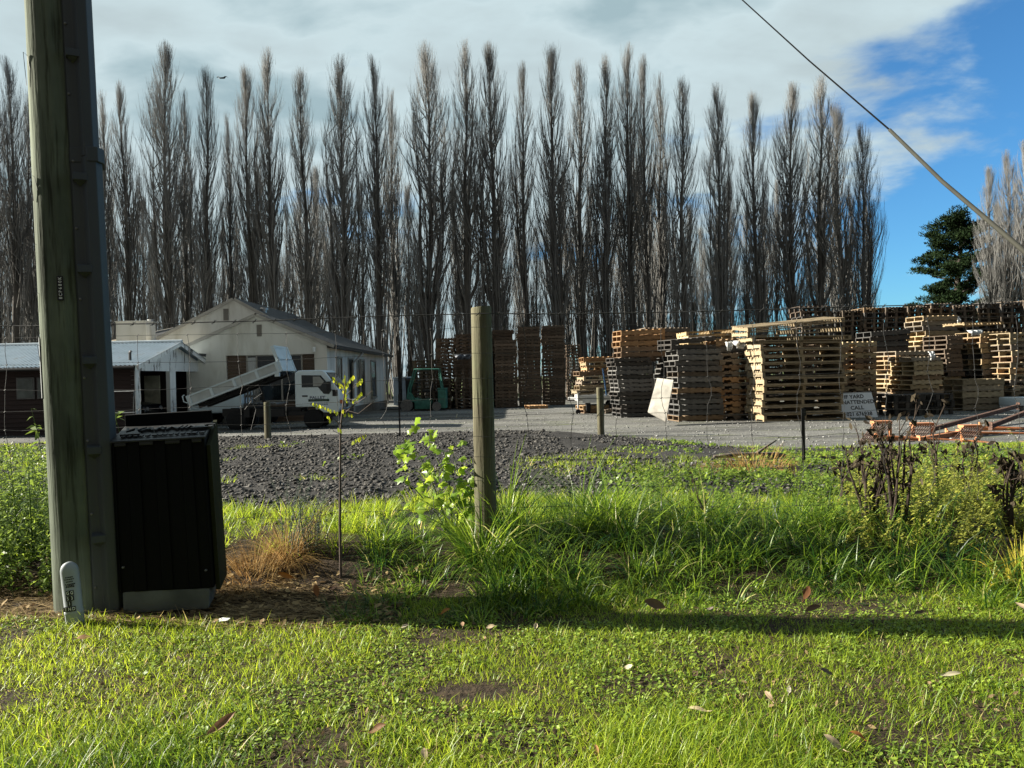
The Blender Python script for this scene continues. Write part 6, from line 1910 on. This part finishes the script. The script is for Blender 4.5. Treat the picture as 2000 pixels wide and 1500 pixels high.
for (p0, p1, n_) in axes_:
    for i in range(n_):
        f = i / max(1, n_ - 1); b0 = S(p0[0] + (p1[0] - p0[0]) * f, p0[1] + (p1[1] - p0[1]) * f, r_.uniform(-.05, .0))
        for s in (0, 1):
            d = Vector((r_.uniform(-.3, .4), r_.uniform(-.5, .5), -1)).normalized(); w = d.cross(Vector((r_.uniform(-.4, .4), 1, 0))).normalized(); l = r_.uniform(.019, .033)
            V += [b0, b0 + d * l * .3 + w * l * .2, b0 + d * l * .75 + w * l * .2, b0 + d * l, b0 + d * l * .75 - w * l * .2, b0 + d * l * .3 - w * l * .2]
V = np.array([tuple(v) for v in V]); nl = len(V) // 6; F = np.arange(nl * 6).reshape(nl, 6); F4 = np.concatenate([F[:, [0, 1, 2, 3]], F[:, [0, 3, 4, 5]]])
link('leaves', np_mesh('leaves', V, F4, MAT_SAPL, attr=np.repeat(rg.random(nl), 6)), sap)

# ------------------------------------------------------------------ bright lobed leafy plant left of the post
LY = 5.15
MAT_LOBE = leaf_mat('bright_lobed_leaf', (.12, .22, .02), (.26, .36, .04), .5, .35)
lb0 = P(880, 1045, LY)
lp_ = thing('leafy_plant', 'bright green plant with lobed leaves climbing left of the big round post', 'plant', (lb0.x, LY, G(lb0.x, LY)))
lo = Vector(lp_.location)
def Q(px, py, dy=0): return P(px, py, LY + dy) - lo
m_ = MB()
stems = [[(880, 1045), (862, 990), (840, 930), (812, 880), (800, 862)], [(885, 1045), (880, 980), (870, 930), (850, 890), (838, 850)], [(890, 1045), (896, 990), (900, 940), (888, 900), (885, 885)], [(895, 1045), (915, 1000), (922, 960), (915, 935)], [(875, 1040), (850, 1000), (810, 955), (785, 935)]]
for st1 in stems: m_.tube([Q(a, b_, .02 * i) for i, (a, b_) in enumerate(st1)], [.006, .005, .004, .003, .002][:len(st1)], 6)
m_.build('stem', M('green_stem', (.10, .13, .04), .6, .3, 10), lp_, smooth=True)
r_ = random.Random(12); V = []; F = []; tn = []
lobe = [(0, 0), (.28, -.12), (.5, .05), (.38, .3), (.55, .55), (.25, .58), (0, 1.0), (-.25, .58), (-.55, .55), (-.38, .3), (-.5, .05), (-.28, -.12)]
cent = [(800, 868, 14, 9), (792, 890, 12, 6), (835, 852, 16, 9), (855, 895, 22, 14), (885, 890, 20, 12), (830, 940, 16, 7), (868, 925, 16, 8), (785, 935, 8, 3), (918, 940, 18, 9), (845, 965, 20, 8), (900, 975, 20, 12), (870, 1000, 26, 12), (915, 1000, 18, 9), (800, 975, 12, 2)]
for cx, cy, sp_, n_ in cent:
    for i in range(n_):
        c = Q(r_.gauss(cx, sp_), r_.gauss(cy, sp_ * .8), r_.uniform(-.12, .12)); s = r_.uniform(.035, .085)
        up = Vector((r_.gauss(-.5, .5), r_.gauss(-.25, .6), r_.gauss(.5, .4))).normalized(); t_ = up.cross(Vector((r_.gauss(0, 1), r_.gauss(0, 1), r_.gauss(0, 1)))).normalized(); b_ = up.cross(t_)
        o_ = len(V); V.append(c + up * s * .1)
        for a, q_ in lobe: V.append(c + (t_ * a + b_ * (q_ - .35)) * s + up * (abs(a) * -.35) * s)
        for k_ in range(12): F.append((o_, o_ + 1 + k_, o_ + 1 + (k_ + 1) % 12))
        tn += [r_.random()] * 13
link('leaves', np_mesh('leaves', np.array([tuple(v) for v in V]), np.array(F), MAT_LOBE, attr=np.array(tn)), lp_)

# ------------------------------------------------------------------ dead dark stalks on the right
def dead_bush(lab, px, pbm, ptp, Y, n, spread, seed, nl=26):
    b0 = P(px, pbm, Y); z0 = G(b0.x, Y); h = P(px, ptp, Y).z - z0
    t = thing('dead_stalk_bush', lab, 'dead plant', (b0.x, Y, z0), group='dead dark weed stalks')
    r = np.random.default_rng(seed); m = MB()
    ends = []
    for i in range(n):
        a = r.uniform(0, 6.28); o = spread * r.uniform(.2, 1); hh_ = h * r.uniform(.55, 1.05); x0 = r.normal(0, .03)
        pts = [(x0, 0, 0), (x0 + o * .3 * math.cos(a), o * .3 * math.sin(a), hh_ * .35), (x0 + o * .75 * math.cos(a) + r.normal(0, .02), o * .5 * math.sin(a), hh_ * .7), (x0 + o * math.cos(a) + r.normal(0, .04), o * .7 * math.sin(a), hh_)]
        m.tube(pts, [.011, .009, .006, .002], 6)
        for k in range(4):
            f = r.uniform(.3, .95); j = min(2, int(f * 3)); g = f * 3 - j; p = Vector(pts[j]).lerp(Vector(pts[j + 1]), g)
            e = p + Vector((r.normal(0, .07), r.normal(0, .06), r.uniform(.03, .14))); m.tube([p, e], [.004, .0015], 4); ends.append(e); ends.append(p)
    m.build('stem', M('dead_stalk', (.035, .024, .017), .9, .4, 15) if 'dead_stalk' not in bpy.data.materials else bpy.data.materials['dead_stalk'], t)
    c = np.array([tuple(e) for e in ends]); c = np.repeat(c[::2], nl // 10 + 1, 0); c = c + r.normal(0, .02, (len(c), 3))
    leaflets('withered_leaves', c, r.uniform(.012, .034, len(c)), MAT_DEAD, seed, up=.1, long=2.0, parent=t)
dead_bush('black branching dead stalks in front of the yard sign', 1706, 1060, 822, 5.2, 9, .18, 91)
dead_bush('dark dead stalk bush with forked branches right of the yard sign', 1756, 1055, 795, 5.1, 10, .20, 92)
dead_bush('tall dead stalk with shrivelled hanging leaves left of the right edge', 1890, 1000, 815, 6.2, 4, .12, 93, 40)
dead_bush('dark brown shrivelled stalk close to the right edge', 1978, 1060, 862, 5.0, 6, .07, 94, 60)
dead_bush('slim dry stalk in front of the rusty orange beams', 1834, 960, 795, 6.4, 3, .08, 95, 30)
dead_bush('sparse brown twigs rising between the two dark dead bushes', 1660, 1040, 890, 5.8, 4, .12, 96)
dead_bush('single leaning dead stalk right of the middle of the grass', 1385, 1040, 935, 5.4, 1, .14, 97, 8)
# a fallen branch on the soil
m_ = MB(); pts_ = [P(1395, 912, 11), P(1430, 905, 11.2), P(1475, 900, 11.2), P(1520, 896, 11.4), P(1535, 888, 11.4)]
m_.tube([p + Vector((0, 0, G(p.x, p.y) + .07 - p.z)) for p in pts_], [.02, .04, .05, .05, .02], 7); m_.tube([pts_[2] + Vector((0, 0, G(pts_[2].x, 11.2) + .09 - pts_[2].z)), Vector((pts_[2].x + .35, 11.3, G(pts_[2].x, 11.2) + .28))], [.025, .008], 6)
tag(m_.build('fallen_branch', M('fallen_branch_bark', (.09, .075, .06), .9, .4, 12), smooth='full'), 'grey dead branch lying on the soil behind the fence', 'branch')

# ------------------------------------------------------------------ fallen leaves on the verge
def fallen_leaf(lab, px, py, size, col, seed, roll=.6, aspect=.5, lift=.01, yawd=None):
    r = random.Random(seed); hz = hor(px)
    Y = 3.5
    for _ in range(12):
        x = (px - 1000) / FPX * Y; Y = (CAM_Z - (G(x, Y) + lift)) * FPX / (py - hz)
    x = (px - 1000) / FPX * Y
    m = MB(); nu, nv = 8, 5; vs = []
    for j in range(nv + 1):
        for i in range(nu + 1):
            u_, v_ = i / nu, j / nv - .5
            w = math.sin(math.pi * min(1, u_ * .97 + .02)) ** .75 * aspect
            a = v_ * roll * 2.6
            vs.append(((u_ - .5) * size, (math.sin(a) / max(.2, roll * 2.6)) * w * size * 2 * .5, (1 - math.cos(a)) * w * size * .35 + .12 * size * math.sin(u_ * 3.0 + seed) + r.uniform(-.008, .008) * size * 2))
    m.add(vs, [(j * (nu + 1) + i, j * (nu + 1) + i + 1, (j + 1) * (nu + 1) + i + 1, (j + 1) * (nu + 1) + i) for j in range(nv) for i in range(nu)])
    m.tube([(-.5 * size, 0, .0), (-.68 * size, .03 * size, .05 * size), (-.8 * size, .02 * size, .12 * size)], .012 * size + .0008, 5)
    key = 'fallen_leaf_%d_%d_%d' % tuple(int(c * 99) for c in col)
    mt = bpy.data.materials.get(key) or leaf_mat(key, sc(col, .6), sc(col, 1.25), .15, .7, attr=False, spec=.2)
    o = m.build('fallen_leaf', mt, smooth='full')
    o.matrix_world = Matrix.Translation((x, Y, G(x, Y) + lift + .012 + size * .16)) @ Matrix.Rotation(R(r.uniform(18, 42) + (25 if lift >= .04 else 0)), 4, 'X') @ Matrix.Rotation(r.uniform(-.3, .3), 4, 'Y') @ Matrix.Rotation(r.uniform(0, 6.28) if yawd is None else R(yawd), 4, 'Z')
    tag(o, lab, 'leaf', 'fallen leaves on the verge')
BR, TAN, ORA = (.085, .05, .03), (.36, .28, .18), (.28, .11, .03)
for i, a in enumerate([
    ('large dark brown veined leaf standing in the long grass edge, right of centre', 1270, 1192, .13, (.17, .11, .075), .9, .55, .07, 160),
    ('dark brown leaf lying in the shadow band right of the big veined leaf', 1580, 1200, .10, (.12, .07, .04), .6, .42, .03, 10),
    ('brown and orange leaf against the long grass above the shadow band', 1568, 1168, .10, (.16, .07, .03), .5, .5, .04, 60),
    ('tan leaf on edge at the right edge of the photo', 1992, 1197, .10, TAN, .6, .45, .03, 120),
    ('brown leaf in the shadow band toward the right edge', 1788, 1205, .07, BR, .5, .5, .03, 20),
    ('long curled tan leaf with a hooked stalk low in the left half of the lawn', 415, 1432, .14, (.20, .12, .07), 1.0, .42, .03, 40),
    ('rust brown curled leaf near the bottom of the lawn, left of centre', 720, 1440, .09, (.14, .07, .035), .9, .5, .02, 5),
    ('pale tan leaf at the bottom of the lawn, right half', 1615, 1468, .085, TAN, .4, .5, .02, 130),
    ('orange brown leaf just above the pale tan one at the bottom', 1662, 1452, .06, ORA, .7, .5, .02, 150),
    ('orange brown leaf at the top edge of the sunlit lawn below the utility pole', 150, 1256, .08, (.22, .12, .05), .3, .5, .01, 0),
    ('cream rolled leaf at the left corner of the long grass', 695, 1170, .08, (.50, .43, .33), 1.6, .38, .02, 0),
    ('upright pink brown leaf beside the cream rolled one', 683, 1152, .08, (.26, .16, .12), .5, .45, .05, 95),
    ('bright orange curled leaf caught in the ginger dry grass', 548, 1073, .11, (.40, .15, .03), .8, .38, .16, 165),
    ('copper brown leaf standing at the foot of the sapling', 608, 1118, .09, (.24, .10, .035), .5, .5, .04, 110),
    ('orange twisted leaf lying in the grass below the leafy plant', 860, 1205, .09, (.34, .15, .03), .8, .35, .02, 50),
    ('pink tan leaf standing in the lawn left of centre', 893, 1228, .05, (.34, .22, .13), .5, .5, .02, 95),
    ('cream leaf with a pointed tip in the lawn near the middle', 947, 1233, .055, (.48, .38, .24), .5, .6, .02, 200),
    ('pale folded leaf in the lawn just right of the middle', 1036, 1232, .06, (.36, .30, .20), .9, .55, .02, 80),
    ('cream chip shaped leaf on the bare patch right of the middle', 1216, 1312, .045, (.50, .42, .30), .3, .7, .01, 0),
    ('long pale dry leaf lying flat in the right half of the lawn', 1848, 1331, .10, (.42, .38, .26), .6, .25, .01, 3),
    ('pale twig like leaf lying low in the lawn, right of centre', 1350, 1402, .085, (.44, .36, .22), .8, .3, .01, 160),
    ('small tan leaf upright in the lawn, right of centre', 1490, 1372, .06, (.36, .26, .17), .4, .4, .02, 110),
    ('dark brown leaf pressed into the lawn right of the small tan one', 1605, 1325, .08, (.07, .05, .035), .4, .6, .005, 10),
    ('small cream leaf beside the small tan one', 1530, 1358, .045, (.5, .45, .36), .4, .5, .01, 70),
    ('grey brown leaf in the dark grass edge below the long grass', 1378, 1196, .05, (.16, .13, .11), .4, .5, .015, 0),
    ('dark brown leaf lying on the dirt right of the cabinet', 640, 1140, .07, (.10, .06, .04), .6, .5, .01, 20),
    ('tan leaf at the bottom edge of the photo, left of centre', 812, 1490, .06, TAN, .5, .5, .015, 100),
    ('rust leaf at the bottom edge of the photo, right of centre', 1150, 1480, .05, (.30, .16, .06), .7, .4, .02, 95),
    ('cream leaf at the edge of the lawn below the sapling', 780, 1232, .05, (.45, .38, .30), .8, .5, .015, 30),
]):
    lab, px, py, s, col, ro, asp, lf, yw_ = a
    fallen_leaf(lab, px, py, s * .8, col, 300 + i, ro, asp, lf, yw_)
m_ = MB(); q = P(432, 1216, 3.95); zz0 = G(q.x, 3.95) + .02
m_.add([(q.x - .035, 3.94, zz0), (q.x + .035, 3.945, zz0 + .006), (q.x + .04, 3.97, zz0 + .01), (q.x, 3.975, zz0 + .012), (q.x - .04, 3.96, zz0 + .004)], [(0, 1, 2, 3, 4)])
o = m_.build('paper_scrap', MAT_WHITE); md = o.modifiers.new('s', 'SOLIDIFY'); md.thickness = .002
tag(o, 'scrap of white paper on the dirt at the lawn edge below the cabinet', 'paper')
